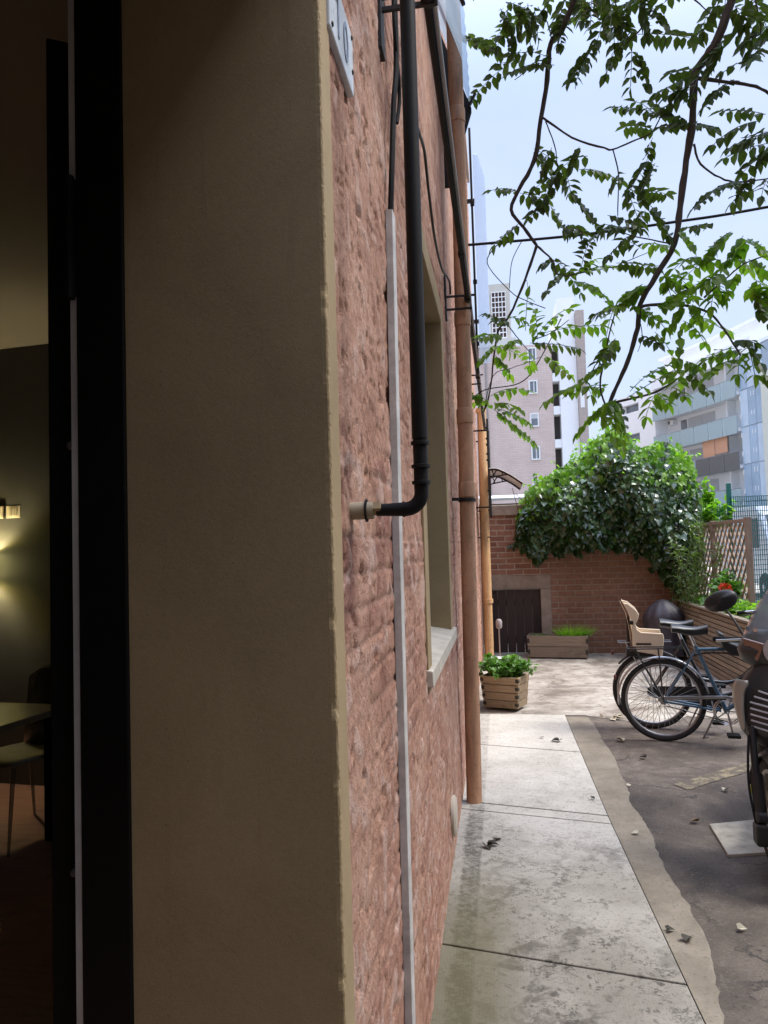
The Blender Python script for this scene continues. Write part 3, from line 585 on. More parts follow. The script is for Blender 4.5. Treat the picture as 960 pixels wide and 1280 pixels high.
# pipe run along the wall on brackets
galv = plain('grey conduit', (.28, .28, .28), .4, .5, var=.2, bmp=0)
t = thing('pipe_run', 'black pipe and grey conduit running along the wall on iron brackets', 'pipe run', (.14, 4.6, 3.17))
b = MB(); b.tube([(0, -3.1, 0), (0, 0, 0), (.0, 5.5, 0)], .0135, 12)
for y in (-.65, .1): b.lathe([(.0135, -.03), (.018, -.025), (.018, .025), (.0135, .03)], (0, y, 0), (0, 1, 0), 14)
b.build('pipe', pvc, t, smooth=True)
b = MB(); b.tube([(.0205, -3.1, -.006), (.0205, 0, -.006), (.0205, 5.5, -.006)], .0065, 10); b.build('conduit', galv, t, smooth=True)
iron = plain('black iron', (.022, .019, .018), .55, .3, var=.3, bmp=.2)
for y in (-2.55, .07, 2.3):
    b = MB(); b.box(-.145, -.13, y - .035, y + .035, -.15 if y < 0 else -.13, .15); b.bar((-.132, y, .018), (.05, y, .018), .012, .012); b.bar((-.132, y, -.065 if y > 0 else -.02), (.03, y, -.065 if y > 0 else -.02), .012, .012)
    b.lathe([(.0135, -.02), (.024, -.018), (.024, .018), (.0135, .02)], (.004, y, 0), (0, 1, 0), 12); b.build('bracket', iron, t)
# terracotta downpipes
def pipe_mat(name, c):
    m, nt, N, L, P = newmat(name); v = coords(N, L, 'Object', (5, 5, .8)); n = noise(N, L, v, 2, 7, .65, .5); n2 = noise(N, L, coords(N, L), 30, 5, .7)
    r = ramp(N, [(.34, tuple(x * .55 for x in c)), (.62, tuple(x * 1.15 for x in c))]); L.new(n.outputs['Fac'], r.inputs['Fac'])
    cc = mix(N, L, math_(N, L, 'MULTIPLY', smooth(N, L, n2.outputs['Fac'], .54, .66), .5), r.outputs['Color'], tuple(x * .45 for x in c)); L.new(cc, P.inputs['Base Color']); P.inputs['Roughness'].default_value = .6
    L.new(bump(N, L, n2.outputs['Fac'], .2, .003), P.inputs['Normal']); return m
terra = pipe_mat('terracotta downpipe paint', (.50, .275, .155)); terra2 = pipe_mat('ochre downpipe paint', (.70, .42, .20))
t = thing('downpipe', 'thick terracotta downpipe beside the window reaching down to the footpath', 'downpipe', (.072, 4.74, 0))
zs = [-.02, .6, 1.3, 1.96, 2.43, 3.06, 4.0, 5.2, 7.1]
off = lambda z: .0105 * min(z, 4)
b = MB(); b.tube([(off(z), 0, z) for z in zs], .048, 20); b.build('pipe', terra, t, smooth=True)
for z in (1.96, 2.43, 3.06, 4.4):
    b = MB(); b.lathe([(.048, -.05), (.053, -.045), (.054, .04), (.050, .05)], (off(z), 0, z), n=20); b.build('collar', terra, t, smooth=True)
b = MB(); b.lathe([(.05, -.012), (.056, -.011), (.056, .011), (.05, .012)], (off(1.9), 0, 1.895), n=20); b.bar((-.075, -.04, 1.9), (.0, -.03, 1.9), .012, .02); b.build('clamp', iron, t, smooth=True)
t = thing('downpipe', 'ochre downpipe near the far end of the pink wall by the gate', 'downpipe', (.092, 10.3, 0))
b = MB(); b.tube([(0, 0, -.02), (0, 0, 2), (.012, 0, 3.5)], .062, 20); b.build('pipe', terra2, t, smooth=True)
for z in (.85, 2.1, 3.47):
    b = MB(); b.lathe([(.062, -.03), (.072, -.028), (.072, .028), (.063, .03)], (.004, 0, z), n=20); b.build('collar', terra2, t, smooth=True)
b = MB(); b.bar((-.09, 0, 1.72), (.08, -.065, 1.72), .012, .014); b.build('clamp', iron, t)
# hanging gutter sheet / pale awnings
poly, nt, N, L, P = newmat('pale blue polycarbonate'); N.remove(P)
_t = N.new('ShaderNodeBsdfTranslucent'); _t.inputs['Color'].default_value = (.42, .52, .63, 1); _d = N.new('ShaderNodeBsdfTransparent'); _d.inputs['Color'].default_value = (.50, .58, .68, 1)
_m = N.new('ShaderNodeMixShader'); _m.inputs['Fac'].default_value = .45; L.new(_t.outputs[0], _m.inputs[1]); L.new(_d.outputs[0], _m.inputs[2]); L.new(_m.outputs[0], N['Material Output'].inputs['Surface'])
t = thing('window_awning', 'pale blue corrugated awning sheet high above the window', 'awning', (0, 3.0, 0))
rows = []
for i in range(121):
    y = i / 120 * 2.0; h = .003 * math.sin(i * .9)
    rows.append([(.01 + .19 * k / 4 - h, y, 5.2 - .57 * k / 4) for k in range(5)])
b = MB(); b.quadgrid(rows); b.build('sheet', poly, t, smooth=True)
for y in (2.0, 1.0, 0):
    b = MB(); b.prism([(.005, 5.17), (.205, 4.60), (.205, 4.57), (.04, 4.06), (.005, 4.06)], lambda u, v, a: (u, a, v), y, y + .012) if y == 2.0 else b.bar((.01, y, 5.15), (.2, y, 4.59), .02, .02); b.bar((.19, y - .02, 4.6), (.235, y - .03, 4.68), .016, .016); b.build('bracket', iron, t)
# pale duct, its sheet made translucent so the sky behind brightens it
poly2, nt, N, L, P = newmat('pale blue duct sheet'); N.remove(P)
_t = N.new('ShaderNodeBsdfTranslucent'); _t.inputs['Color'].default_value = (.80, .90, 1, 1); _d = N.new('ShaderNodeBsdfTransparent'); _d.inputs['Color'].default_value = (.82, .90, .98, 1)
_m = N.new('ShaderNodeMixShader'); _m.inputs['Fac'].default_value = .6; L.new(_t.outputs[0], _m.inputs[1]); L.new(_d.outputs[0], _m.inputs[2]); L.new(_m.outputs[0], N['Material Output'].inputs['Surface'])
zincm = plain('pale zinc sheet', (.74, .87, 1.0), .4, .0, var=.06, bmp=.03)
t = thing('duct_panel', 'pale blue duct panel made translucent for sky light, standing off the pink wall beside a black cable', 'duct panel', (.0, 6.5, 0))
b = MB(); b.prism([(.175, 3.2), (.268, 3.2), (.275, 4.86), (.218, 5.08), (.175, 5.08)], lambda u, v, a: (u, a, v), 0, .012); b.build('panel', poly2, t)
b = MB(); b.tube([(.155, -.03, 3.1), (.155, -.03, 5.3)], .010); [b.box(.14, .175, -.045, -.012, z, z + .03) for z in (3.35, 3.9, 4.6)]; b.build('cable', pvc, t)
for z in (3.6, 4.7): b = MB(); b.bar((.0, .1, z), (.18, .1, z), .03, .03); b.build('bracket', iron, t)
# scrolled iron awning at the far end
t = thing('door_awning', 'small awning on scrolled black iron arms near the back wall', 'awning', (.0, 9.7, 0))
for y in (0, 1.0):
    fn = lambda u, v, a: (u, a, v)
    b = MB(); up = spline([(.178, 0, 2.585), (.30, 0, 2.575), (.46, 0, 2.49), (.60, 0, 2.385)], 5)
    b.tube([(p.x, y, p.z) for p in up], .012, 6); lo = spline([(.178, 0, 2.475), (.3, 0, 2.50), (.42, 0, 2.515)], 5); b.tube([(p.x, y, p.z) for p in lo], .010, 6)
    b.tube([(.22, y, 2.48), (.28, y, 2.575)], .009, 6); b.tube([(.25, y, 2.495), (.22, y, 2.58)], .008, 6); b.tube([(.40, y, 2.51), (.38, y, 2.545)], .009, 6); b.tube([(.36, y, 2.512), (.34, y, 2.56)], .008, 6)
    b.tube([(.178, y, 2.0), (.182, y, 3.25)], .014, 8)
    for z in (2.05, 2.3, 2.7, 2.78, 2.9, 2.98, 3.12): b.box(.155, .19, y - .012, y + .012, z, z + .025)
    b.bar((0, y, 2.1), (.18, y, 2.1), .02, .02); b.bar((0, y, 3.1), (.18, y, 3.1), .02, .02)
    b.build('awning_arm', iron, t)
b = MB(); up = spline([(.178, 0, 2.60), (.30, 0, 2.59), (.46, 0, 2.505), (.61, 0, 2.395)], 5); b.quadgrid([[(p.x, y, p.z) for p in up] for y in (-.03, .5, 1.03)]); b.build('awning_panel', plain('white awning panel', (.75, .75, .74), .4, bmp=0), t, solid=.006, smooth=True)
# house number plaque
pl = thing('house_number', 'white enamel house number plaque high beside the doorway corner', 'number plaque', (.012, 1.425, 2.645))
b = MB(); b.box(-.016, .0, -.114, .114, -.068, .068); b.build('plate', plain('white enamel', (.60, .64, .68), .3, var=.12, scale=20, bmp=.05), pl, bevel=.003)
dig = plain('faded blue digits', (.27, .33, .43), .45, var=.4, scale=40, bmp=0)
b = MB(); b.box(.0005, .002, -.046, -.034, -.042, .042); b.bar((.0012, -.040, .040), (.0012, -.060, .026), .0018, .008, (1, 0, 0)); b.build('digit', dig, pl)
b = MB(); ring = [(.0012, .033 + .023 * math.cos(a), .042 * math.sin(a)) for a in [i * math.pi / 12 for i in range(24)]]
o_ = [(p[1], p[2]) for p in ring]; i_ = [(.033 + (p[1] - .033) * .55, p[2] * .76) for p in ring]
b.strip(o_ + o_[:1], i_ + i_[:1], lambda u, v, a: (a, u, v), .0005, .002); b.build('digit', dig, pl)
b = MB(); 
for y, z in ((-.1, .056), (.1, .056), (.1, -.02), (-.1, -.056)): b = MB(); b.lathe([(.006, 0), (.004, .003)], (0, y, z), (1, 0, 0), 10); b.build('screw', iron, pl)
# round vent near the ground
b = MB(); b.lathe([(.0, .0), (.098, .0), (.098, .014), (.088, .022), (.05, .024), (0, .024)], (0.0, 3.82, .25), (1, 0, 0), 32, cap=False)
tag(b.build('wall_vent', plain('ivory vent cap', (.50, .43, .34), .5, var=.2, bmp=.05), smooth=True), 'round ivory vent cap low on the pink wall', 'vent cap')

# ------------------------------------------------------------------ back wall, gate
def brick_mat():
    m, nt, N, L, P = newmat('red brick masonry')
    v = coords(N, L); s = N.new('ShaderNodeSeparateXYZ'); L.new(v, s.inputs[0]); c_ = N.new('ShaderNodeCombineXYZ')
    n0 = noise(N, L, v, 3, 4); wob = math_(N, L, 'MULTIPLY_ADD', n0.outputs['Fac'], .03, -.015)
    L.new(math_(N, L, 'ADD', math_(N, L, 'ADD', s.outputs[0], s.outputs[1]), wob), c_.inputs[0]); L.new(math_(N, L, 'ADD', s.outputs[2], wob), c_.inputs[1])
    bt = N.new('ShaderNodeTexBrick'); L.new(c_.outputs[0], bt.inputs['Vector']); bt.inputs['Scale'].default_value = 1; bt.inputs['Brick Width'].default_value = .245; bt.inputs['Row Height'].default_value = .083
    bt.inputs['Mortar Size'].default_value = .011; bt.inputs['Mortar Smooth'].default_value = .35; bt.inputs['Bias'].default_value = 0
    bt.inputs['Color1'].default_value = (.25, .115, .078, 1); bt.inputs['Color2'].default_value = (.37, .20, .14, 1); bt.inputs['Mortar'].default_value = (.46, .37, .30, 1)
    n2 = noise(N, L, v, 14, 6, .7); n1 = noise(N, L, v, 1.1, 6, .6)
    old = smooth(N, L, math_(N, L, 'ADD', s.outputs[0], math_(N, L, 'MULTIPLY_ADD', n1.outputs['Fac'], .6, -.3)), .75, 1.25)  # ivy's shade put into the colour: bricks turn browner to the right
    c = mix(N, L, math_(N, L, 'MULTIPLY', old, .62), bt.outputs['Color'], (.19, .10, .055))
    c = mix(N, L, .55, c, mix(N, L, 1, c, ramp_n(N, L, n2), 'MULTIPLY'))
    L.new(c, P.inputs['Base Color']); P.inputs['Roughness'].default_value = .9
    h = math_(N, L, 'MULTIPLY_ADD', bt.outputs['Fac'], -1, math_(N, L, 'MULTIPLY', n2.outputs['Fac'], .6)); L.new(bump(N, L, h, .9, .012), P.inputs['Normal']); return m
def ramp_n(N, L, n):
    r = ramp(N, [(.3, (.55, .5, .48)), (.7, (1.3, 1.3, 1.3))]); L.new(n.outputs['Fac'], r.inputs['Fac']); return r.outputs['Color']
BR = brick_mat(); cem = plain('stained cement band', (.36, .285, .23), .9, var=.45, scale=5, bmp=.4)
W = thing('back_wall', 'old red brick yard wall with cement coping and a framed gate opening', 'brick wall', (0, 11.2, 0))
b = MB(); b.box(1.002, 2.95, 0, .3, -.03, 1.82); b.box(.02, 1.0, 0, .3, 1.154, 2.04); b.box(1.002, 2.95, 0, .3, 1.82, 2.04); b.build('brickwork', BR, W)
b = MB(); b.box(.02, 2.95, -.03, .33, 2.042, 2.20); b.build('coping', cem, W, bevel=.012)
b = MB(); b.box(.02, 1.0, -.012, .28, .955, 1.152); b.box(.85, 1.0, -.012, .28, -.03, .952); b.build('gate_surround', cem, W, bevel=.006)
gw = wood('dark stained boards', (.045, .026, .026), (.022, .013, .014), 2, .6)
G = thing('wooden_gate', 'low dark brown boarded gate in the brick wall', 'gate', (.475, 11.24, 0))
b = MB()
for i in range(6): x = -.37 + i * .1245; b.box(x, x + .119, 0, .03, .015, .935)
b.build('board_panel', gw, G, bevel=.004)
for z in (.15, .7): b = MB(); b.box(-.37, .37, .032, .07, z, z + .1); b.build('rail', gw, G)
b = MB(); b.box(.372, .375, 0, .05, 0, .95); b.box(.29, .31, -.012, -.001, .42, .56); b.build('latch', iron, G)
# white roof of the low shed behind the wall
S = thing('shed', 'low shed with a pale flat roof behind the brick wall', 'shed', (1.5, 12.6, 0))
b = MB(); b.box(-2.2, 2.0, 0, 3.2, -.03, 2.30); b.build('wall', cem, S)
b = MB(); b.prism([(-.25, 2.34), (3.3, 2.62), (3.3, 2.66), (-.25, 2.38)], lambda u, v, a: (a, u, v), -2.3, 2.1); b.build('roof', plain('pale roofing sheet', (.72, .72, .70), .5, bmp=.1), S)

# ------------------------------------------------------------------ planters, plants
pw = wood('weathered planter wood', (.36, .265, .165), (.21, .15, .095), 0, .75); pw2 = wood('grey weathered planter wood', (.30, .235, .17), (.17, .13, .10), 0, .8)
soil = plain('potting soil', (.05, .036, .026), .95, bmp=.8, bscale=40)
def planter(name, lab, loc, rz, w, d, h, taper, rowsn, wm):
    t = thing(name, lab, 'planter', loc, rz)
    b = MB(); hh = (h - .02) / rowsn
    for k in range(rowsn):
        z0 = .02 + k * hh; z1 = z0 + hh - .006; g0 = 1 - taper * (1 - z0 / h); g1 = 1 - taper * (1 - z1 / h)
        for sgn in (-1, 1):
            b.prism([(-w / 2 * g0, z0), (w / 2 * g0, z0), (w / 2 * g1, z1), (-w / 2 * g1, z1)], lambda u, v, a, s=sgn: (u, s * (d / 2 * (1 - taper * (1 - v / h)) - a), v), 0, .018)
            b.prism([(-d / 2 * g0 + .02, z0), (d / 2 * g0 - .02, z0), (d / 2 * g1 - .02, z1), (-d / 2 * g1 + .02, z1)], lambda u, v, a, s=sgn: (s * (w / 2 * (1 - taper * (1 - v / h)) - a - .002), u, v), 0, .018)
    b.build('planks', wm, t, bevel=.002)
    e = .003
    for sx in (-1, 1):
        for k in range(rowsn):
            z0 = .02 + k * hh + hh * .3; z1 = z0 + hh * .42; g0 = 1 - taper * (1 - z0 / h); xx = sx * w / 2 * g0; yy = -d / 2 * g0
            b = MB(); b.box(min(xx, xx - sx * .03), max(xx, xx - sx * .03), yy - e, yy - .0005, z0, z1); b.box(xx - e if sx < 0 else xx, xx if sx < 0 else xx + e, yy - .0004, yy + .03, z0, z1); b.build('joint', plain('dark joint', (.05, .04, .03), .9, bmp=.1), t)
    b = MB(); b.box(-w / 2 + .022, w / 2 - .022, -d / 2 + .022, d / 2 - .022, h - .07, h - .045); b.build('soil', soil, t)
    return t
planter('planter_box', 'small tapered wooden planter box against the pink wall', (.285, 7.47, .014), R(-22), .40, .30, .325, .14, 4, pw)
planter('planter_box', 'long low grey wooden trough in front of the brick wall', (1.045, 10.80, .004), R(-8), .83, .30, .325, .03, 2, pw2)
G1 = leafmat('fresh garden leaf', (.055, .14, .025), (.15, .30, .06), .35, .45); G2 = leafmat('lime grass', (.17, .36, .03), (.32, .52, .06), .4, .5)
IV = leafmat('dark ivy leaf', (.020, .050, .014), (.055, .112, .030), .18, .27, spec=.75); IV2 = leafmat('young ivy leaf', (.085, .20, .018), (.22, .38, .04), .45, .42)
stemm = plain('green brown stem', (.10, .085, .04), .8, bmp=0); redm = leafmat('red petal', (.55, .05, .03), (.75, .12, .05), .3, .5, (1.2, .6, .5))
def rv(): return Vector((random.gauss(0, 1), random.gauss(0, 1), random.gauss(0, 1))).normalized()
def heart(b, p, d, nrm, s, fold=.15):
    """one leaf: pointed heart, folded along the midrib"""
    d = d.normalized(); sd = d.cross(nrm).normalized(); n = sd.cross(d).normalized()
    q = lambda u, v, h: p + d * u * s + sd * v * s + n * h * s
    b.add([q(0, 0, 0), q(-.08, .3, fold), q(.35, .46, fold * .9), q(1, 0, -.12), q(.35, -.46, fold * .9), q(-.08, -.3, fold), q(.45, 0, 0)],
          [(0, 6, 2, 1), (6, 3, 2), (0, 5, 4, 6), (6, 4, 3)])
def lance(b, p, d, nrm, L_, w, droop=.2):
    d = d.normalized(); sd = d.cross(nrm).normalized(); n = sd.cross(d).normalized()
    q = lambda u, v: p + d * u * L_ + sd * v * w + n * (-droop * u * u * L_ + abs(v) * w * .25)
    b.add([q(0, 0), q(.3, .5), q(.65, .42), q(1, 0), q(.65, -.42), q(.3, -.5), q(.45, 0)], [(0, 6, 1), (6, 2, 1), (6, 3, 2), (0, 5, 6), (6, 5, 4), (6, 4, 3)])
def blade(b, p, d, L_, w, bend):
    d = d.normalized(); sd = d.cross(Vector((0, 0, 1)) + rv() * .2).normalized(); out = Vector((d.x, d.y, 0)) * 1.0
    rows = []
    for i in range(5):
        t = i / 4; c = p + d * L_ * t + out * bend * t * t - Vector((0, 0, 1)) * bend * .6 * t * t; ww = w * (1 - t * .9) / 2
        rows.append([c - sd * ww, c + sd * ww])
    b.quadgrid(rows)
def bush(name, lab, loc, rx, ry, h, n, ls, mat_, stems=14, seed=1, kind='heart', group=None):
    random.seed(seed); t = thing(name, lab, 'plant', loc, 0, group); b = MB(); st = MB()
    for i in range(stems):
        a = random.uniform(0, 6.28); r = math.sqrt(random.random()); tip = Vector((rx * r * math.cos(a), ry * r * math.sin(a), h * random.uniform(.6, 1) * (1 - .45 * r * r)))
        base = Vector((tip.x * .02, tip.y * .02, -.03)); mid = (base + tip) / 2 + Vector((tip.x * .12, tip.y * .12, .04)); path = spline([base, mid, tip], 4); st.tube(path, [.004 - .0025 * k / (len(path) - 1) for k in range(len(path))], 5)
        for k in range(n // stems):
            u = random.uniform(.35, 1); p = path[min(int(u * (len(path) - 1)), len(path) - 1)] + rv() * ls * .8
            d = Vector((tip.x, tip.y, .0)) * 1.2 + rv() * .6 + Vector((0, 0, random.uniform(-.1, .5)))
            nm = Vector((0, 0, 1)) + rv() * .5; s = ls * random.uniform(.6, 1.25)
            if kind == 'heart': heart(b, p, d, nm, s)
            else: lance(b, p, d, nm, s * 1.4, s * .45)
    b.build('foliage', mat_, t, fix=False); st.build('stem', stemm, t, smooth=True); return t
bush('leafy_plant', 'bushy green plant growing in the small tapered planter', (.30, 7.46, .29), .30, .22, .26, 900, .05, G1, 36, 4)
random.seed(7); b = MB(); b.lathe([(.065, 0), (.085, .15), (.088, .155), (.08, .155)], (.0, .0, 0), n=20, cap=True)
b2 = thing('flower_pot', 'white flower pot half hidden behind the bushy planter', 'flower pot', (.22, 7.78, .30)); b.build('pot', plain('white pot', (.7, .69, .66), .5, bmp=0), b2, smooth=True)
bx = MB(); bx.box(-.10, .10, -.09, .09, -.296, -.002); bx.build('pot_stand', pw, b2)
# tuft grasses in the trough
random.seed(21); t = thing('grass_plant', 'lime green grassy tuft spilling over the right end of the trough', 'plant', (1.26, 10.78, .28)); b = MB()
for i in range(420):
    a = random.uniform(0, 6.28); r = math.sqrt(random.random()); p = Vector((.21 * r * math.cos(a), .07 * r * math.sin(a), 0)); blade(b, p, Vector((math.cos(a) * .75 * r + .15, math.sin(a) * .5 * r, 1)), random.uniform(.14, .26), .011, random.uniform(.03, .15))
b.build('foliage', G2, t, fix=False)
t = thing('grass_plant', 'short dark green shoots at the left end of the trough', 'plant', (.77, 10.82, .28)); b = MB()
for i in range(90):
    a = random.uniform(0, 6.28); p = Vector((random.uniform(-.09, .12), random.uniform(-.06, .06), 0)); blade(b, p, Vector((math.cos(a) * .5, math.sin(a) * .5, 1)), random.uniform(.04, .11), .009, .03)
b.build('foliage', G1, t, fix=False)
# stake light by the wall
t = thing('garden_stake', 'thin metal stake with a small grey lantern head by the gate', 'stake light', (.245, 8.3, 0))
b = MB(); b.tube([(0, 0, -.02), (0, 0, .70)], .0075, 8); b.build('stake', steel, t, smooth=True)
b = MB(); b.lathe([(.012, .69), (.03, .70), (.034, .72), (.034, .775), (.02, .795), (0, .798)], n=16, cap=False); b.build('lantern_head', plain('grey lantern', (.42, .36, .34), .5, bmp=.1), t, smooth=True)

# ------------------------------------------------------------------ ivy over the wall
random.seed(31)
iv = thing('ivy', 'huge mound of dark ivy hanging over the top of the brick wall', 'ivy', (1.9, 11.35, 0))
topc = [(.50, 1.95), (.62, 2.2), (.8, 2.42), (1.05, 2.58), (1.3, 2.70), (1.52, 2.80), (1.7, 3.02), (1.95, 3.22), (2.1, 3.12), (2.35, 2.93), (2.6, 2.95), (2.85, 2.93), (3.0, 2.78), (3.12, 2.45)]
botc = [(.50, 1.80), (.62, 1.58), (.8, 1.42), (.95, 1.62), (1.2, 1.50), (1.45, 1.60), (1.7, 1.54), (2.0, 1.60), (2.25, 1.48), (2.45, 1.25), (2.62, 1.02), (2.8, .85), (3.0, .95), (3.12, 1.4)]
def ip(c, x):
    for (a, u), (d, v) in zip(c, c[1:]):
        if a <= x <= d: return u + (v - u) * (x - a) / (d - a)
    return c[-1][1]
def bulge(x, z):
    zt = ip(topc, x); zb = ip(botc, x); f = (z - zb) / max(.05, zt - zb); e = min(1, (x - .45) / .4, (3.2 - x) / .4)
    return (.14 + .36 * math.sin(math.pi * min(1, max(0, f * .75 + .12))) + .07 * math.sin(x * 6.1 + z * 3) + .06 * math.sin(x * 11 - z * 9)) * max(.25, e)
b = MB(); b2_ = MB(); st = MB()
nfront = 0
while nfront < 5200:
    x = random.uniform(.56, 3.10); zt = ip(topc, x); zb = ip(botc, x); z = random.uniform(zb - .06, zt + .05)
    f = (z - zb) / (zt - zb)
    fade = min(1, (f + .08) / .16) 
    if random.random() > fade: continue
    lay = random.random() ** 1.8 * .30
    y = -.15 - bulge(x, z) * (1 - .0) + lay + random.uniform(-.03, .03)
    if f > .82: y += random.uniform(0, .75) * (f - .6)
    if z < 2.05 and y > -.17: y = -.17 - random.random() * .05
    p = Vector((x - 1.9, y, z))
    dn = Vector((random.gauss(0, .45), -.35 + random.gauss(0, .3), -.75 + random.gauss(0, .3))); nm = Vector((random.gauss(0, .35), -1, .65 + random.gauss(0, .35)))
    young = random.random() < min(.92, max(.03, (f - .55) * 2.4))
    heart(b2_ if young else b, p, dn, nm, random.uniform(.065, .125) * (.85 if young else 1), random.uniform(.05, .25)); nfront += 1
# the crown behind the wall top
for i in range(1500):
    x = random.uniform(.7, 3.1); zt = ip(topc, x); p = Vector((x - 1.9, random.uniform(-.1, .7), zt - random.random() ** 2 * .35 - .0)); p.z -= .5 * max(0, p.y - .2) ** 2
    heart(b2_, p, Vector((random.gauss(0, 1), random.gauss(0, 1), -.1)), Vector((random.gauss(0, .4), random.gauss(0, .4), 1)), random.uniform(.06, .11))
# loose shoots at the top
for i in range(26):
    x = random.uniform(.75, 3.05) if i > 7 else random.uniform(1.75, 2.15); zt = ip(topc, x); q = Vector((x - 1.9, random.uniform(-.1, .3), zt - .05)); path = spline([q, q + Vector((random.gauss(0, .05), random.gauss(0, .05), .12)), q + Vector((random.gauss(0, .12), random.gauss(0, .08), random.uniform(.1, .26)))], 4); st.tube(path, .003, 5)
    for k in range(2, len(path)): heart(b2_, path[k], rv() + Vector((0, -.2, -.1)), Vector((0, 0, 1)) + rv() * .4, random.uniform(.05, .085))
for i in range(40):
    x = random.uniform(.7, 2.95); q = Vector((x - 1.9, -.17 - random.random() * .06, ip(botc, x) + random.uniform(-.05, .1))); path = spline([q + Vector((random.gauss(0, .2), -.1, .9)), q + Vector((random.gauss(0, .1), -.05, .4)), q], 4); st.tube(path, .005, 5)
for i in range(46):
    x = random.uniform(.62, 2.9); L0 = random.uniform(.06, .24); q = Vector((x - 1.9, -.20 - random.random() * .12, ip(botc, x) + .12)); path = spline([q, q + Vector((random.gauss(0, .04), -.02, -L0 * .5)), q + Vector((random.gauss(0, .08), .03, -L0))], 5); st.tube(path, .003, 5)
    for p_ in path[2:]:
        for _ in range(2): heart(b, p_ + rv() * .03, Vector((random.gauss(0, .5), -.4, -.7)), Vector((random.gauss(0, .4), -1, .4)), random.uniform(.04, .09), .2)
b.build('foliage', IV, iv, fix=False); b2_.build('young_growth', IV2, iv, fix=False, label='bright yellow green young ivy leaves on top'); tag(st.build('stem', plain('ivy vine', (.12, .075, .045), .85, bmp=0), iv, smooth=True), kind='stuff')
# small bush behind the trellis
struct(sheet('road', [(3.2, 11.4), (60, 11.4), (60, 60), (3.2, 60)], -.01, plain('pale street paving', (.42, .39, .33), .9, var=.2, scale=.5)))
bush('shrub', 'bright green shrub beyond the trellis beside the wire fence', (3.42, 11.75, 1.62), .30, .3, .90, 800, .085, IV2, 26, 12)

# ------------------------------------------------------------------ slatted raised bed + trellis
sw = wood('thin weathered slats', (.27, .222, .162), (.165, .135, .098), 1, .8)
RB = thing('raised_bed', 'long raised planting bed clad in thin horizontal wooden slats', 'raised bed', (2.70, 9.0, 0))
b = MB(); y0, y1 = -1.45, 2.19
for k in range(13):
    z = .015 + k * .0565
    for ya, yb in ((y0, -.72), (-.715, .75), (.755, y1)): b.box(-.004, .018, ya, yb, z, z + .045)
for k in range(13):
    z = .015 + k * .0565; b.box(.02, .62, y0 - .002, y0 + .018, z, z + .045)
b.build('slat_cladding', sw, RB, bevel=.002)
b = MB(); b.box(-.02, .06, y0 - .02, y1, .752, .778); b.box(.062, .62, y0 - .02, y0 + .05, .752, .778); b.build('cap', sw, RB, bevel=.003)
b = MB(); b.box(.02, .06, y0 + .02, y1, 0, .75); b.build('inner_wall', pw2, RB)
b = MB(); b.box(.062, .62, y0 + .055, y1, .0, .71); b.build('soil', soil, RB)
TW = wood('brown trellis wood', (.33, .245, .185), (.20, .145, .11), 2, .75)
TR = thing('trellis', 'tall brown diamond lattice trellis panel at the back of the raised bed', 'trellis', (3.06, 9.98, .72))
ya, yb, z0, z1 = -1.05, 1.3, .03, 1.10
for y in (ya, .35, yb):
    b = MB(); b.box(-.03, .03, y - .032, y + .032, -.06, z1 + .02); b.build('post', TW, TR, bevel=.003)
b = MB(); b.box(-.026, .034, ya + .034, yb, z1 - .035, z1 + .005); b.build('rail', TW, TR, bevel=.003); b = MB(); b.box(-.025, .025, ya + .034, yb, z0 - .02, z0 + .02); b.build('rail', TW, TR, bevel=.003)
b = MB(); h = z1 - z0 - .04
for sgn, xx in ((1, .006), (-1, -.006)):
    y = ya - h
    while y < yb:
        a0, a1 = y, y + h; za, zb = z0, z1 - .03
        if sgn < 0: za, zb = zb, za
        pa_, pb_ = [a0, za], [a1, zb]
        if pa_[0] < ya: tt_ = (ya - a0) / (a1 - a0); pa_ = [ya, za + (zb - za) * tt_]
        if pb_[0] > yb: tt_ = (yb - a0) / (a1 - a0); pb_ = [yb, za + (zb - za) * tt_]
        if pb_[0] - pa_[0] > .02: b.bar((xx, *pa_), (xx, *pb_), .010, .019, (1, 0, 0))
        y += .16
b.build('lattice', TW, TR)
# climbing plant with narrow leaves
random.seed(44); t = thing('climbing_plant', 'twiggy narrow leaved climber on the left end of the trellis', 'plant', (2.95, 10.5, .69)); b = MB(); st = MB()
for i in range(26):
    q = Vector((random.uniform(-.32, .12), random.uniform(-.4, .75), 0)); hgt = random.uniform(.7, 1.25)
    path = spline([q, q + Vector((random.gauss(0, .06), random.gauss(0, .08), hgt * .5)), q + Vector((random.gauss(0, .12), random.gauss(0, .14), hgt))], 7); st.tube(path, .004, 5)
    for k in range(2, len(path)):
        for _ in range(5): lance(b, path[k] + rv() * .05, rv() + Vector((0, -.2, .1)), rv() + Vector((0, -.5, .6)), random.uniform(.05, .10), .022)
b.build('foliage', leafmat('olive leaf', (.05, .085, .02), (.13, .20, .05), .35, .45), t, fix=False); st.build('stem', stemm, t, smooth=True)
bush('flowering_plant', 'potted geranium with red blooms in the raised bed by the trellis', (2.92, 9.40, .84), .2, .22, .42, 260, .075, G1, 14, 15)
pt = thing('flower_pot', 'dark round plant pot holding the red geranium', 'flower pot', (2.92, 9.40, .71)); b = MB(); b.lathe([(.085, 0), (.11, .15), (.12, .15), (.12, .175), (.10, .175)], n=20); b.build('pot', plain('dark clay pot', (.06, .05, .04), .7), pt, smooth=True)
random.seed(9); fl = thing('red_flower', 'cluster of red geranium blooms in front of the lattice', 'flower', (2.86, 9.20, 1.02)); b = MB()
for i in range(80): p = rv() * .05; heart(b, p, p + rv() * .02, p.normalized() + rv() * .3, .035)
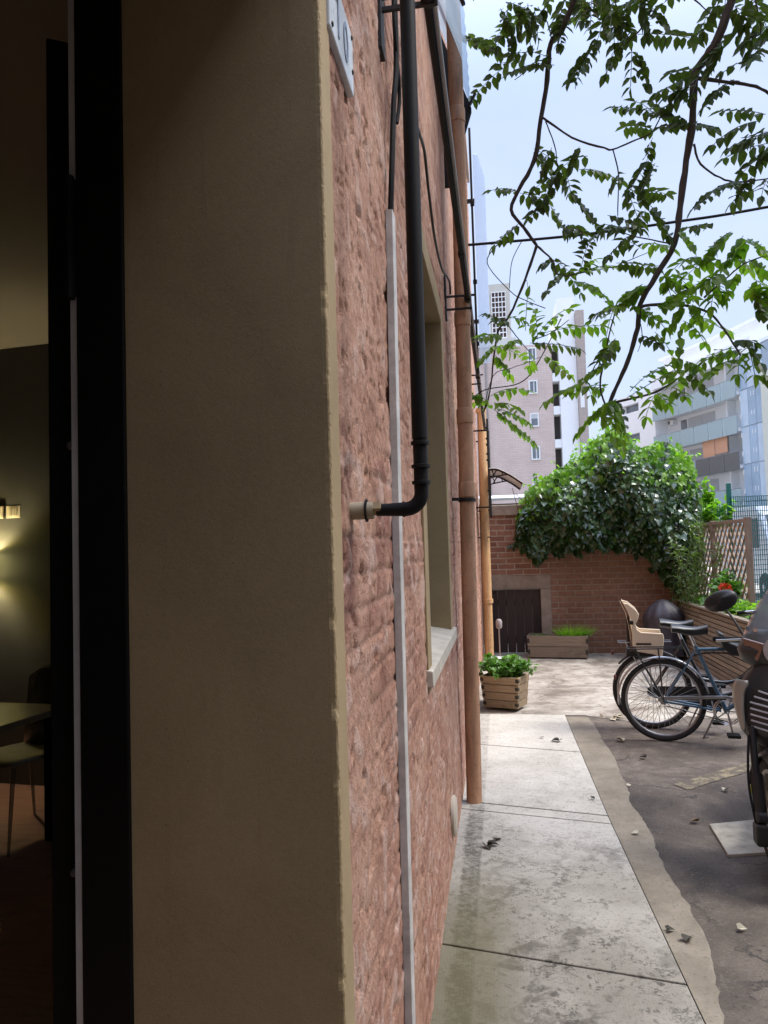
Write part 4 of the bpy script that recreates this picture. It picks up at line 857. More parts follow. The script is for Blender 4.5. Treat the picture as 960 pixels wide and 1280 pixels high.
b.build('petal', redm, fl, fix=False); st = MB(); st.tube(spline([(0, 0, 0), (.03, .08, -.1), (.08, .18, -.2)], 4), .004, 6); st.build('stem', stemm, fl)
for i, (y, x, lab) in enumerate(((8.75, 2.93, 'low lime green plants in the raised bed below the lattice'), (8.05, 2.93, 'lime green ground plant at the near end of the trellis'), (10.0, 2.92, 'small dull green plant in the far end of the raised bed'))):
    bush('bedding_plant', lab, (x, y, .71), .20, .36, .17, 330, .065, IV2 if i < 2 else G1, 24, 50 + i)
# ------------------------------------------------------------------ green wire fence
gm = plain('green fence coating', (.018, .15, .13), .5, var=.15, bmp=0)
F = thing('wire_fence', 'green welded wire mesh fence behind the trellis', 'fence', (3.66, 11.6, 0))
b = MB(); 
for i in range(150): x = .02 + i * .03; b.bar((x, 0, .2), (x, 0, 2.22), .009, .009)
for i in range(29): z = .2 + i * .072; b.bar((0, .006, z), (4.5, .006, z), .009, .009)
b.build('wire_mesh', gm, F)
b = MB()
for i in range(26): x = -.9 + i * .036; b.bar((x, .02, .2), (x, .02, 2.1), .0075, .0075)
for i in range(27): z = .2 + i * .072; b.bar((-.9, .026, z), (0, .026, z), .0045, .0045)
b.build('wire_mesh', gm, F)
for x in (0, 2.3, 4.5):
    q = MB(); q.box(x - .03, x + .03, .012, .07, 0, 2.42); q.build('post', gm, F, bevel=.004)

# ------------------------------------------------------------------ covered barbecue
random.seed(5)
t = thing('covered_barbecue', 'kettle barbecue under a dark grey cover in the yard corner', 'barbecue', (2.44, 10.60, .004))
prof = [(0, .805), (.05, .795), (.12, .755), (.20, .68), (.25, .60), (.265, .55), (.255, .45), (.25, .3), (.255, .15), (.265, .06)]
rows = []
for r, z in reversed(prof):
    rows.append([(r * (1 + (.075 * math.sin(j * .785 * 1.0 + 2 * math.sin(j * .3)) * (1 - z / .8) + .035 * math.sin(j * 1.31 + z * 7)) * (1 if r > .05 else 0)) * math.cos(j * math.pi / 24), r * (1 + (.075 * math.sin(j * .785 + 2 * math.sin(j * .3)) * (1 - z / .8) + .035 * math.sin(j * 1.31 + z * 7)) * (1 if r > .05 else 0)) * math.sin(j * math.pi / 24), z) for j in range(48)])
b = MB(); b.quadgrid(rows, closed=True); b.build('cover', plain('dark grey cover fabric', (.055, .048, .06), .5, var=.35, bmp=.3, bscale=18), t, smooth=True)
b = MB(); [b.tube([(.12 * math.cos(a), .12 * math.sin(a), .3), (.17 * math.cos(a), .17 * math.sin(a), 0)], .012, 6) for a in (.4, 2.5, 4.6)]; b.build('leg', iron, t)
b = MB(); b.box(-.03, .03, -.224, -.216, .52, .58); b.build('patch', plain('grey patch', (.12, .11, .12), .6, bmp=0), t, bevel=.004)

# ------------------------------------------------------------------ bicycles (x forward, y to the left, z up; origin under the rear hub)
tyre = plain('tyre rubber', (.018, .016, .016), .75, var=.3, bmp=.1); chrome = plain('chrome', (.55, .55, .56), .22, 1, var=.1, bmp=0); alum = plain('dull aluminium', (.40, .40, .41), .38, .9, var=.25, bmp=0)
blackp = plain('black plastic', (.014, .014, .015), .45, var=.2, bmp=.05); blueframe = plain('blue grey frame enamel', (.05, .125, .20), .3, var=.25, bmp=0, coat=.5); blackframe = plain('black frame enamel', (.012, .012, .014), .3, var=.2, bmp=0, coat=.5)
cream = plain('cream plastic', (.80, .66, .49), .45, var=.08, bmp=.03); leather = plain('black saddle vinyl', (.016, .016, .018), .4, var=.2, bmp=.1)
def ring(r, n=48): return [(r * math.cos(2 * math.pi * i / n), 0, r * math.sin(2 * math.pi * i / n)) for i in range(n)]
def wheel(parent, cx, cz, r):
    w = MB(); w.tube(ring(r - .019), .019, 10, closed=True); o = w.build('wheel', tyre, parent, smooth=True); o.location = (cx, 0, cz)
    q = MB(); q.tube(ring(r - .043), .011, 8, closed=True); q.build('rim', alum, o, smooth=True)
    q = MB()
    for i in range(32):
        a = i * 2 * math.pi / 32; e = a + (.32 if i % 4 < 2 else -.32); s = .028 if i % 2 else -.028
        q.tube([(.025 * math.cos(e), s, .025 * math.sin(e)), ((r - .05) * math.cos(a), 0, (r - .05) * math.sin(a))], .0016, 4)
    q.build('spokes', alum, o)
    q = MB(); q.lathe([(.012, -.06), (.03, -.032), (.022, -.02), (.022, .02), (.03, .032), (.012, .06)], ax=(0, 1, 0), n=14); q.build('hub', alum, o, smooth=True)
    return o
def fender(parent, cx, cz, r, a0, a1, m, wd=.05):
    n = 26; rows = []
    for i in range(n + 1):
        a = R(a0 + (a1 - a0) * i / n)
        rows.append([(cx + (r - .012 * (abs(k) / 2) ** 2) * math.cos(a), k * wd / 4, cz + (r - .012 * (abs(k) / 2) ** 2) * math.sin(a)) for k in (-2, -1, 0, 1, 2)])
    b = MB(); b.quadgrid(rows); return b.build('mudguard', m, parent, solid=.003, smooth=True)
def bike(lab, loc, rz, fm, fend, stepthrough):
    t = thing('bicycle', lab, 'bicycle', loc, rz); r = .325
    wheel(t, 0, r, r); wheel(t, 1.10, r, r)
    fender(t, 0, r, r + .025, 10, 140 if stepthrough else 188, fend); fender(t, 1.10, r, r + .025, -25, 130, fend)
    BB = Vector((.46, 0, .262)); ST = Vector((.255, 0, .76)); HT = Vector((.93, 0, .78)); HB = Vector((.97, 0, .62)); H = Vector((0, 0, r))
    b = MB(); b.tube([BB, ST], .0155, 12)
    if stepthrough: b.tube(spline([HB + Vector((-.01, 0, .02)), (.78, 0, .48), (.6, 0, .40), tuple(BB.lerp(ST, .33))], 5), .016, 12); b.tube(spline([HB - Vector((-.01, 0, .02)), (.74, 0, .36), BB], 5), .017, 12)
    else: b.tube([ST - Vector((0, 0, .03)), HT - Vector((-.008, 0, .03))], .0145, 12); b.tube([HB, BB], .0165, 12)
    b.tube([HT + Vector((-.005, 0, .03)), HB - Vector((-.01, 0, .03))], .019, 12)
    for s in (-1, 1):
        b.tube([BB + Vector((-.04, s * .035, 0)), H + Vector((0, s * .06, 0))], .009, 8); b.tube([ST + Vector((-.005, s * .02, -.05)), H + Vector((0, s * .06, 0))], .0075, 8)
    b.lathe([(.022, -.036), (.022, .036)], BB, (0, 1, 0), 14); b.build('frame', fm, t, smooth=True)
    b = MB()
    for s in (-1, 1): b.tube(spline([(.978, s * .045, .60), (1.02, s * .05, .46), (1.10, s * .055, r)], 6), [.013 - .006 * k / 12 for k in range(13)], 8)
    b.box(.955, .99, -.055, .055, .595, .615); b.build('fork', fm, t, smooth=True)
    b = MB(); b.tube([ST, ST + Vector((-.035, 0, .10))], .013, 10); b.build('seat_post', chrome, t, smooth=True)
    b = MB(); rows = []
    for i in range(9):
        u = i / 8; x = ST.x - .17 + .27 * u; hw = .085 * (1 - u) ** .8 + .016; zc = ST.z + .135 + .012 * math.cos(u * 5)
        rows.append([(x, hw * math.cos(a), zc + (.028 if math.sin(a) > 0 else .045) * math.sin(a)) for a in [k * math.pi / 8 for k in range(16)]])
    b.quadgrid(rows, closed=True); b.add(rows[0], [tuple(range(16))]); b.add(rows[-1], [tuple(reversed(range(16)))]); b.build('saddle', leather, t, smooth=True)
    # handlebar, stem
    b = MB(); b.tube([HT, HT + Vector((-.025, 0, .12))], .012, 10); b.tube([HT + Vector((-.025, 0, .12)), HT + Vector((.03, 0, .135))], .013, 10)
    c = HT + Vector((.03, 0, .135))
    for s in (-1, 1): b.tube(spline([c, c + Vector((.02, s * .12, .03)), c + Vector((-.04, s * .24, .055)), c + Vector((-.20, s * .28, .04))], 6), .011, 10)
    hb = b.build('handlebar', chrome, t, smooth=True)
    for s in (-1, 1):
        q = MB(); q.tube(spline([c + Vector((-.09, s * .262, .04)), c + Vector((.06, s * .16, .03)), c + Vector((.05, s * .03, -.10)), HT + Vector((.0, s * .025, -.05)), (.70, s * .02, .70) if not stepthrough else (.78, s * .02, .52), (.30, s * .02, .70) if not stepthrough else (.52, s * .02, .36), (.12, s * .03, .60) if not stepthrough else (.1, s * .04, .34)], 5), .0032, 5); q.build('brake_cable', rub, t, smooth=True)
        q = MB(); q.bar(c + Vector((-.10, s * .285, .03)), c + Vector((-.17, s * .30, .005)), .006, .014); q.build('brake_lever', alum, hb)
    for s in (-1, 1): b = MB(); b.tube([c + Vector((-.09, s * .272, .048)), c + Vector((-.215, s * .281, .040))], .0155, 10); b.build('grip', rub, hb, smooth=True)
    # transmission on the right side (y-)
    b = MB(); b.tube(ring(.10, 40), .005, 6, closed=True); b.tube(ring(.086, 36), .004, 6, closed=True)
    for i in range(5): a = i * 1.2566; b.bar((0, 0, 0), (.095 * math.cos(a), 0, .095 * math.sin(a)), .006, .014, (0, 1, 0))
    ch = b.build('chainring', chrome, t); ch.location = BB + Vector((0, -.052, 0))
    for s, dx in ((-1, (.03, -.165)), (1, (-.03, .165))):
        b = MB(); p0 = Vector((0, s * .07 + .052, 0)) if s > 0 else Vector((0, -.018, 0)); p1 = p0 + Vector((dx[0], s * .012, dx[1])); b.bar(p0, p1, .014, .02, (0, 1, 0)); cr = b.build('crank', chrome, ch, bevel=.003)
        b = MB(); b.box(p1.x - .045, p1.x + .045, p1.y + (.0 if s > 0 else -.095), p1.y + (.095 if s > 0 else 0), p1.z - .012, p1.z + .012); b.build('pedal', rub, cr, bevel=.004)
    b = MB(); o1 = arc(.46, .27, .105, 88, -60, 10); poly = [(0.02, r + .045)] + o1 + [(.0, r - .05), (-.045, r - .02), (-.04, r + .03)]
    b.prism(poly, lambda u, v, a: (u, a, v), -.066, -.058) if stepthrough else b.prism([(-.04, r + .03), (.02, r + .042), (.46, .385), (.50, .375), (.53, .35), (.51, .345), (.46, .362), (.02, r + .012), (-.04, r + .005)], lambda u, v, a: (u, a, v), -.068, -.05)
    b.build('chain_guard', blackp if stepthrough else alum, t, bevel=.002)
    b = MB(); b.tube([(.02, -.055, r - .035), (.46, -.055, .185)], .004, 5); b.tube([(.02, -.055, r + .03), (.46, -.055, .355)], .004, 5); b.build('chain', iron, t)
    b = MB(); b.tube([(.40, .05, .25), (.30, .16, .0)], .008, 8); b.bar((.30, .16, .004), (.335, .175, .004), .02, .01); b.build('kickstand', alum, t)
    # carrier
    b = MB()
    for s in (-1, 1):
        b.tube([(.17, s * .05, .745), (-.26, s * .065, .735)], .006, 6); b.tube([(-.02, s * .065, .74), (0, s * .065, r)], .005, 6); b.tube([(-.2, s * .065, .735), (0, s * .065, r + .01)], .005, 6)
    for x in (-.26, -.14, -.02, .1): b.tube([(x, -.065, .738), (x, .065, .738)], .005, 6)
    b.build('carrier', alum if stepthrough else blackp, t)
    b = MB(); b.lathe([(.01, 0), (.02, .01), (.018, .02), (.0, .024)], (-.30 if stepthrough else -.35, 0, .64 if stepthrough else .50), (-1, 0, 0), 14); b.build('tail_light', plain('red reflector', (.10, .012, .01), .4, bmp=0), t, smooth=True)
    return t
near = bike('near bicycle with blue grey frame and silver mudguard parked by the scooter', (1.535, 6.30, 0), R(-9), blueframe, alum, False)
far = bike('far bicycle with black frame carrying the cream child seat', (1.53, 6.72, 0), R(-7), blackframe, blackp, True)
# dress the near one: front child carrier shell and clear wind screen
b = MB(); b.prism([(.42, .88), (.46, .86), (.50, .80), (.56, .775), (.64, .80), (.66, .87), (.69, .87), (.68, .73), (.62, .69), (.50, .70), (.45, .76)], lambda u, v, a: (u, a, v), -.10, .10); b.build('child_carrier', blackp, near, bevel=.012)
scr = glassmat('smoky visor', (.30, .34, .42), .30, .08, 1.5)
b = MB(); b.quadgrid([[(.86 - .10 * (abs(y) / .2) ** 2 - .06 * (z - .68) / .2, y, z) for y in (-.2, -.14, -.07, 0, .07, .14, .2)] for z in (.66, .72, .78, .84, .87)]); b.build('wind_screen', scr, near, solid=.004, smooth=True)
# child seat on the far bicycle
prof_o = [(-.255, 1.085), (-.20, 1.075), (-.125, 1.02), (-.10, .985), (-.115, .94), (-.14, .905), (-.125, .86), (-.09, .835), (.115, .825), (.125, .79), (.10, .625), (.075, .62), (.03, .65), (-.15, .675), (-.175, .72), (-.18, .86), (-.175, .93), (-.205, 1.0)]
cs = MB(); fn = lambda u, v, a: (u * .84 + .0, a, v)
cs.prism(prof_o, fn, -.165, -.150); cs.prism(prof_o, fn, .150, .165)
seat_o = [(-.255, 1.085), (-.21, 1.0), (-.19, .9), (-.17, .76), (-.12, .70), (.0, .685), (.11, .69)]
rows = [[(x * .84, y, z + .012 * (abs(y) / .15) ** 2) for y in (-.152, -.08, 0, .08, .152)] for x, z in seat_o]
cs.quadgrid(rows); cs.quadgrid([[(p[0] - .014, p[1], p[2] - .014) for p in r_] for r_ in rows])
sh = cs.build('child_seat', cream, far, bevel=.006, smooth=False)
b = MB(); b.box(-.16, -.135, -.168, -.05, .90, .93); b.box(-.12, .0, -.168, -.15, .73, .745); b.build('strap', blackp, sh)
b = MB(); b.box(-.20, .10, -.09, .09, .62, .665); b.box(-.19, -.165, -.06, .06, .665, .95); b.build('seat_base', blackp, far, bevel=.008)

# ------------------------------------------------------------------ scooter (x forward, origin under the front axle)
dgrey = plain('dark grey scooter paint', (.026, .024, .024), .4, var=.15, bmp=0, coat=.25); silver = plain('silver scooter trim', (.34, .32, .28), .35, .3, var=.08, bmp=0, coat=.4)
amber = plain('amber lens', (.20, .10, .06), .25, var=.1, bmp=0, coat=1)
SCT = thing('motor_scooter', 'dark grey motor scooter with smoked windscreen parked facing the camera', 'scooter', (1.548, 3.80, 0), R(-120))
def loft(secs, n=20, pw=2.6):
    """sections (z, xc, dx, dy) joined into a closed body"""
    rows = []
    for z, xc, dx, dy in secs:
        rg = []
        for k in range(n):
            a = 2 * math.pi * k / n; c, s = math.cos(a), math.sin(a)
            rg.append((xc + dx * math.copysign(abs(c) ** (2 / pw), c), dy * math.copysign(abs(s) ** (2 / pw), s), z))
        rows.append(rg)
    b = MB(); b.quadgrid(rows, closed=True); b.add(rows[0], [tuple(range(n))]); b.add(rows[-1], [tuple(range(n))]); return b
def mwheel(cx, r, wd):
    w = MB(); prof = [(r - .07, -wd * .42), (r - .04, -wd * .5), (r - .012, -wd * .36), (r, -wd * .12), (r, wd * .12), (r - .012, wd * .36), (r - .04, wd * .5), (r - .07, wd * .42)]
    w.lathe(prof, (0, 0, 0), (0, 1, 0), 40, cap=False); o = w.build('wheel', tyre, SCT, smooth=True); o.location = (cx, 0, r)
    q = MB(); q.lathe([(r - .07, -wd * .44), (r - .088, -wd * .42), (r - .10, 0), (r - .088, wd * .42), (r - .07, wd * .44)], ax=(0, 1, 0), n=40, cap=False); q.lathe([(.05, -.05), (.05, .05)], ax=(0, 1, 0), n=20)
    for i in range(5):
        a = i * 1.2566 + .3; q.bar((.04 * math.cos(a), 0, .04 * math.sin(a)), ((r - .093) * math.cos(a), 0, (r - .093) * math.sin(a)), .05, .03, (0, 1, 0))
    q.build('rim', silver, o, smooth=True)
    q = MB(); q.lathe([(.10, -.006), (.10, .006), (.06, .006), (.06, -.006)], (0, .055, 0), (0, 1, 0), 28, cap=False); q.build('brake_disc', steel, o); return o
fw = mwheel(0, .285, .092); mwheel(-1.30, .27, .12)
for s in (-1, 1):
    b = MB(); b.tube([(.0, s * .088, .27), (-.045, s * .088, .44), (-.055, s * .088, .47)], [.027, .030, .030], 12); b.tube([(-.055, s * .088, .46), (-.12, s * .080, .68)], .018, 12); b.lathe([(.032, -.02), (.034, .02), (.02, .028)], (0, s * .088, .285), (0, s, 0), 14)
    b.build('fork_leg', blackp, SCT, smooth=True)
b = MB(); b.box(-.03, .05, -.125, -.07, .16, .26); b.build('brake_caliper', blackp, SCT, bevel=.012)
b = MB(); b.tube(spline([(-.0, -.115, .26), (-.04, -.125, .40), (-.06, -.12, .52), (-.10, -.10, .64)], 6), .006, 6); b.build('brake_hose', rub, SCT, smooth=True)
b = MB(); b.box(-.165, -.14, -.175, -.155, .33, .37); b.build('reflector', plain('yellow tag', (.6, .62, .05), .4, bmp=0), SCT, bevel=.004)
rows = []
for i in range(19):
    a = R(62 + 108 * i / 18); rr = .315
    rows.append([(rr * math.cos(a) * (1 - .02 * k * k), k * .032, .285 + (rr - .012 * k * k) * math.sin(a)) for k in (-2, -1.4, -.7, 0, .7, 1.4, 2)])
b = MB(); b.quadgrid(rows); b.build('mudguard', dgrey, SCT, solid=.004, smooth=True)
for o in list(SCT.children):
    if o.name.split('.')[0] in ('fork_leg', 'brake_caliper', 'brake_hose', 'mudguard') or o is fw: o.rotation_euler.z = R(28)
loft([(.565, -.19, .06, .10), (.60, -.165, .085, .16), (.65, -.155, .10, .195), (.74, -.16, .105, .215), (.84, -.18, .10, .21), (.92, -.20, .085, .17), (.97, -.215, .07, .12)]).build('front_shield', dgrey, SCT, smooth=True)
loft([(.945, -.22, .05, .13), (.985, -.23, .085, .20), (1.04, -.24, .10, .215), (1.10, -.27, .085, .19), (1.135, -.29, .05, .13)]).build('handlebar_cover', dgrey, SCT, smooth=True)
# silver crescent panels, grille with chevrons
for s in (-1, 1):
    b = MB(); rows = []
    for i in range(13):
        u = i / 12; z = .655 + .245 * u; w0 = .010 + .062 * u ** .7 * (1 if u < .93 else .8); yo = .165 + .048 * math.sin(min(1, u * 1.25) * 1.571) - .02 * max(0, u - .8) * 5
        row = []
        for k in range(5):
            y = yo - w0 * k / 4; c = max(0, 1 - (y / .222) ** 2.6) ** (1 / 2.6); row.append((-.157 - .03 * max(0, u - .4) + .105 * c + .012, s * y, z))
        rows.append(row)
    b.quadgrid(rows); b.build('side_panel', silver, SCT, solid=.012, smooth=True)
b = MB(); b.prism([(-.135, .66), (.135, .66), (.14, .76), (.11, .86), (-.11, .86), (-.14, .76)], lambda u, v, a: (-.062 - .9 * u * u + a - .12 * abs(v - .75), u, v), 0, .012)
gr_ = b.build('grille', blackp, SCT)
b = MB()
for k in range(7):
    z = .675 + k * .029; w_ = .125 - .02 * max(0, k - 4)
    for s in (-1, 1): b.bar((-.040, 0, z - .012), (-.052 - .9 * w_ * w_ - .12 * abs(z - .75) + .012, s * w_, z + .008), .006, .007)
b.build('chevron_trim', plain('pale grille trim', (.55, .55, .6), .35, bmp=0), gr_)
b = MB(); b.lathe([(.0, .0), (.07, .0), (.075, -.03)], (-.13, 0, 1.045), (1, 0, 0), 24, cap=False); b.build('headlight', glassmat('lamp lens', (.75, .75, .72), .5, .05, 2), SCT, smooth=True)
for s in (-1, 1):
    b = MB(); q = [(.065, 1.075), (.175, 1.095), (.165, 1.02), (.10, .985)]
    b.prism([(s * u, v) for u, v in q], lambda u, v, a: (-.135 - 2.2 * max(0, abs(u) - .02) ** 2 + a, u, v), -.02, .004); b.build('indicator', amber, SCT, bevel=.006)
    b = MB(); b.tube([(-.30, s * .15, 1.07), (-.33, s * .24, 1.065), (-.36, s * .36, 1.06)], .015, 10); b.build('grip', rub, SCT, smooth=True)
    b = MB(); b.tube([(-.29, s * .17, 1.075), (-.29, s * .33, 1.06)], .007, 8); b.build('brake_lever', steel, SCT, smooth=True)
    b = MB(); b.tube(spline([(-.32, s * .20, 1.09), (-.34, s * .25, 1.17), (-.36, s * .29, 1.22)], 5), .006, 8); mi = b.build('mirror_stem', blackp, SCT, smooth=True)
    b = MB(); rows = []
    for i in range(7):
        u = i / 6; rr = math.sin(math.pi * (.06 + .44 * u)) ; x = -.335 - .05 * u
        rows.append([(x, s * .315 + s * .095 * rr * math.cos(a) * (1 if math.cos(a) * 1 > 0 else .85), 1.265 + .058 * rr * math.sin(a) - .02 * math.cos(a)) for a in [k * math.pi / 10 for k in range(20)]])
    b.quadgrid(rows, closed=True); b.add(rows[-1], [tuple(range(20))]); b.add(rows[0], [tuple(range(20))]); b.build('mirror', blackp, SCT, smooth=True)
rows = []
for z, hw, x in ((1.06, .205, -.20), (1.12, .185, -.235), (1.20, .155, -.285), (1.28, .115, -.335), (1.345, .07, -.375), (1.375, .03, -.395)):
    rows.append([(x - 1.6 * (y * hw) ** 2, y * hw, z) for y in (-1, -.75, -.5, -.25, 0, .25, .5, .75, 1)])
b = MB(); b.quadgrid(rows); b.build('windscreen', glassmat('smoked screen', (.42, .46, .50), .38, .06, 1.4), SCT, solid=.004, smooth=True)
b = MB(); 
for s in (-1, 1): b = MB(); b.lathe([(.0, .006), (.012, .006), (.014, 0)], (-.225, s * .12, 1.13), (1, 0, .4), 12); b.build('screen_bolt', chrome, SCT)
# seat, floor and tail (mostly outside the frame)
b = MB(); b.box(-.75, -.24, -.16, .16, .26, .32); b.box(-.30, -.24, -.15, .15, .32, .9); b.build('floorboard', blackp, SCT, bevel=.02)
rows = []
for x, z0, z1, hw in ((-.70, .32, .66, .11), (-.85, .36, .74, .17), (-1.1, .42, .76, .19), (-1.4, .52, .80, .17), (-1.62, .66, .80, .09)):
    rows.append([(x, hw * math.copysign(abs(math.cos(a)) ** .7, math.cos(a)), (z0 + z1) / 2 + (z1 - z0) / 2 * math.copysign(abs(math.sin(a)) ** .7, math.sin(a))) for a in [k * math.pi / 10 for k in range(20)]])
b = MB(); b.quadgrid(rows, closed=True); b.add(rows[0], [tuple(range(20))]); b.add(rows[-1], [tuple(range(20))]); b.build('tail_body', dgrey, SCT, smooth=True)
rows = []
for x, z1, hw in ((-.68, .70, .08), (-.8, .79, .13), (-1.0, .82, .16), (-1.25, .86, .16), (-1.5, .87, .11)):
    rows.append([(x, hw * math.cos(a), z1 - .05 + .05 * math.sin(a)) for a in [k * math.pi / 10 for k in range(20)]])
b = MB(); b.quadgrid(rows, closed=True); b.add(rows[0], [tuple(range(20))]); b.add(rows[-1], [tuple(range(20))]); b.build('seat', leather, SCT, smooth=True)
b = MB(); b.box(-1.45, -.8, -.20, -.10, .24, .40); b.tube([(-.9, .14, .28), (-1.6, .17, .36)], .05, 12); b.build('engine', iron, SCT, bevel=.02)

# ------------------------------------------------------------------ small things on the ground
b = MB(); b.prism([(1.385, 4.46), (1.66, 4.55), (1.76, 4.13), (1.365, 4.04)], lambda u, v, a: (u, v, a), -.01, .014)
tag(b.build('drain_slab', plain('pale stone slab', (.42, .385, .31), .85, var=.45, bmp=.3), bevel=.003), 'pale square stone cover in the asphalt below the scooter wheel', 'drain cover')
dark_l = plain('dead dark leaf', (.045, .04, .028), .8, bmp=0); pale_l = plain('dry pale leaf', (.52, .48, .36), .8, bmp=0); brown_l = plain('dry brown leaf', (.20, .13, .07), .8, bmp=0)
FL = [(.16, 4.05, .012, .085, 'd', 'dark curled leaf on the pale path near the vent'), (.205, 4.12, .012, .06, 'd', 'small dark leaf touching the curled leaf on the path'), (.955, 3.16, .014, .07, 'd', 'dark crumpled leaf on the kerb strip in the foreground'), (.90, 3.24, .014, .05, 'd', 'dark leaf scrap lying in the joint beside the kerb'), (.972, 4.28, .014, .055, 'p', 'pale leaf on the middle of the kerb strip'), (1.05, 5.11, .01, .045, 'p', 'pale leaf at the broken kerb edge'), (1.19, 6.24, .006, .09, 'p', 'pale folded leaf before the rear bicycle wheel'), (1.29, 5.78, .006, .07, 'd', 'dark leaf alone on the asphalt'), (1.19, 3.30, .006, .05, 'p', 'pale leaf in the dark foreground asphalt'), (1.63, 5.06, .006, .06, 'p', 'pale leaf close to the worn painted line'), (.69, 6.20, .018, .08, 'd', 'dark twig like leaf at the far path slab'), (.58, 6.30, .018, .05, 'b', 'brown leaf scrap on the far path slab'), (.79, 4.83, .018, .045, 'd', 'tiny dark leaf on the bright path slab'), (1.335, 4.50, .008, .07, 'b', 'curled brown leaf at the corner of the stone cover'), (1.24, 7.03, .008, .10, 'p', 'pale leaf litter behind the rear bicycle wheel'), (1.32, 7.10, .008, .08, 'p', 'pale leaf scrap deeper behind the bicycle wheel'), (1.14, 7.12, .008, .06, 'b', 'brown leaf on the cracked patio edge')]
random.seed(77)
for x, y, z, s, k, lab in FL:
    b = MB(); a = random.uniform(0, 6.28); heart(b, Vector((0, 0, .004)), Vector((math.cos(a), math.sin(a), .12)), Vector((random.gauss(0, .25), random.gauss(0, .25), 1)), s * .72, random.uniform(.15, .4))
    if s > .075: heart(b, Vector((.01, .01, .006)), Vector((math.cos(a + 1.1), math.sin(a + 1.1), .2)), Vector((.2, .1, 1)), s * .7, .3)
    o = b.build('fallen_leaf', {'d': dark_l, 'p': pale_l, 'b': brown_l}[k], fix=False); o.location = (x, y, z); tag(o, lab, 'leaf', 'fallen leaves on the ground')

# ------------------------------------------------------------------ van beyond the fence
vp = plain('silver van paint', (.42, .44, .47), .35, .3, var=.06, bmp=0, coat=.6)
V = thing('parked_van', 'silver grey van parked in the street beyond the wire fence', 'van', (7.65, 21.0, -.0), 0)
b = MB(); b.prism([(-2.0, .42), (-2.05, .9), (-1.85, 1.25), (-1.1, 2.25), (-.8, 2.42), (2.3, 2.46), (2.5, 2.3), (2.5, .42)], lambda u, v, a: (a, u, v), -.92, .92); b.build('body', vp, V, bevel=.10)
b = MB(); b.prism([(-1.72, 1.38), (-1.16, 2.16), (-1.10, 2.10), (-1.66, 1.33)], lambda u, v, a: (a, u - .03, v + .02), -.78, .78); b.build('windscreen', plain('dark car glass', (.02, .025, .03), .08, bmp=0, spec=.8), V)
b = MB(); b.box(-.93, .93, -2.12, -1.9, .38, .66); b.build('bumper', blackp, V, bevel=.04)
for sx in (-1, 1):
    for y in (-1.35, 1.6):
        b = MB(); b.lathe([(.2, -.11), (.34, -.11), (.37, -.06), (.37, .06), (.34, .11), (.2, .11)], (sx * .86, y, .37), (1, 0, 0), 28); o = b.build('wheel', tyre, V, smooth=True)
        b = MB(); b.lathe([(.2, -.1), (.05, -.115), (0, -.115)] if sx < 0 else [(.2, .1), (.05, .115), (0, .115)], (sx * .86, y, .37), (1, 0, 0), 20, cap=False); b.build('rim', alum, o)
    b = MB(); b.box(sx * .925 - .01, sx * .925 + .01, -1.0, .0, 1.35, 2.1); b.build('side_window', MATS['dark car glass'], V)
    b = MB(); b.box(sx * .72 - .14, sx * .72 + .14, -2.06, -1.98, .8, 1.0); b.build('headlight', glassmat('van lamp', (.8, .8, .78), .5), V)

# ------------------------------------------------------------------ apartment tower
def tile_mat(name, c1, c2, mort, w, h, ms):
    m, nt, N, L, P = newmat(name); v = coords(N, L); s = N.new('ShaderNodeSeparateXYZ'); L.new(v, s.inputs[0]); c_ = N.new('ShaderNodeCombineXYZ')
    L.new(math_(N, L, 'ADD', s.outputs[0], s.outputs[1]), c_.inputs[0]); L.new(s.outputs[2], c_.inputs[1])
    bt = N.new('ShaderNodeTexBrick'); L.new(c_.outputs[0], bt.inputs['Vector']); bt.inputs['Scale'].default_value = 1; bt.inputs['Brick Width'].default_value = w; bt.inputs['Row Height'].default_value = h; bt.inputs['Mortar Size'].default_value = ms
    bt.inputs['Color1'].default_value = (*c1, 1); bt.inputs['Color2'].default_value = (*c2, 1); bt.inputs['Mortar'].default_value = (*mort, 1)
    n = noise(N, L, v, .5, 6, .7); c = mix(N, L, .25, bt.outputs['Color'], mix(N, L, 1, bt.outputs['Color'], ramp_n(N, L, n), 'MULTIPLY')); L.new(c, P.inputs['Base Color']); P.inputs['Roughness'].default_value = .8; return m
tile = tile_mat('pale pink facing tile', (.60, .475, .42), (.66, .53, .475), (.52, .42, .38), .5, .16, .02); tile2 = tile_mat('brown grey facing tile', (.42, .345, .305), (.46, .38, .34), (.37, .305, .27), .5, .16, .02)
white = plain('white render', (.86, .87, .88), .7, var=.06, bmp=.05); whitef = plain('white window frame', (.78, .78, .77), .5, var=.03, bmp=0); dkglass = plain('window glass dark', (.16, .18, .20), .15, var=.3, scale=1.3, bmp=0, spec=.8); curtain = plain('pale curtain', (.55, .56, .57), .8, var=.1, bmp=0)
dark_rec = plain('dark recess wall', (.12, .105, .10), .8, bmp=0)
T = thing('apartment_tower', 'tall pale pink tiled apartment tower with a white fin wall', 'tower block', (0, 68, 0))
b = MB(); b.box(-12, 5.5, 0, 14, 0, 19.7); b.build('wall', tile, T)
b = MB(); b.box(.12, 2.05, 1, 5, 20.45, 25.9); b.build('lift_tower', plain('pale cement', (.55, .52, .46), .8, var=.1), T)
b = MB(); b.box(.35, 1.62, .93, 1.0, 20.8, 25.1); gl = b.build('grille_opening', plain('deep brown opening', (.07, .04, .035), .9, bmp=0), T)
b = MB()
for i in range(5): x = .35 + i * 1.27 / 4; b.box(x - .035, x + .035, .85, .928, 20.8, 25.1)
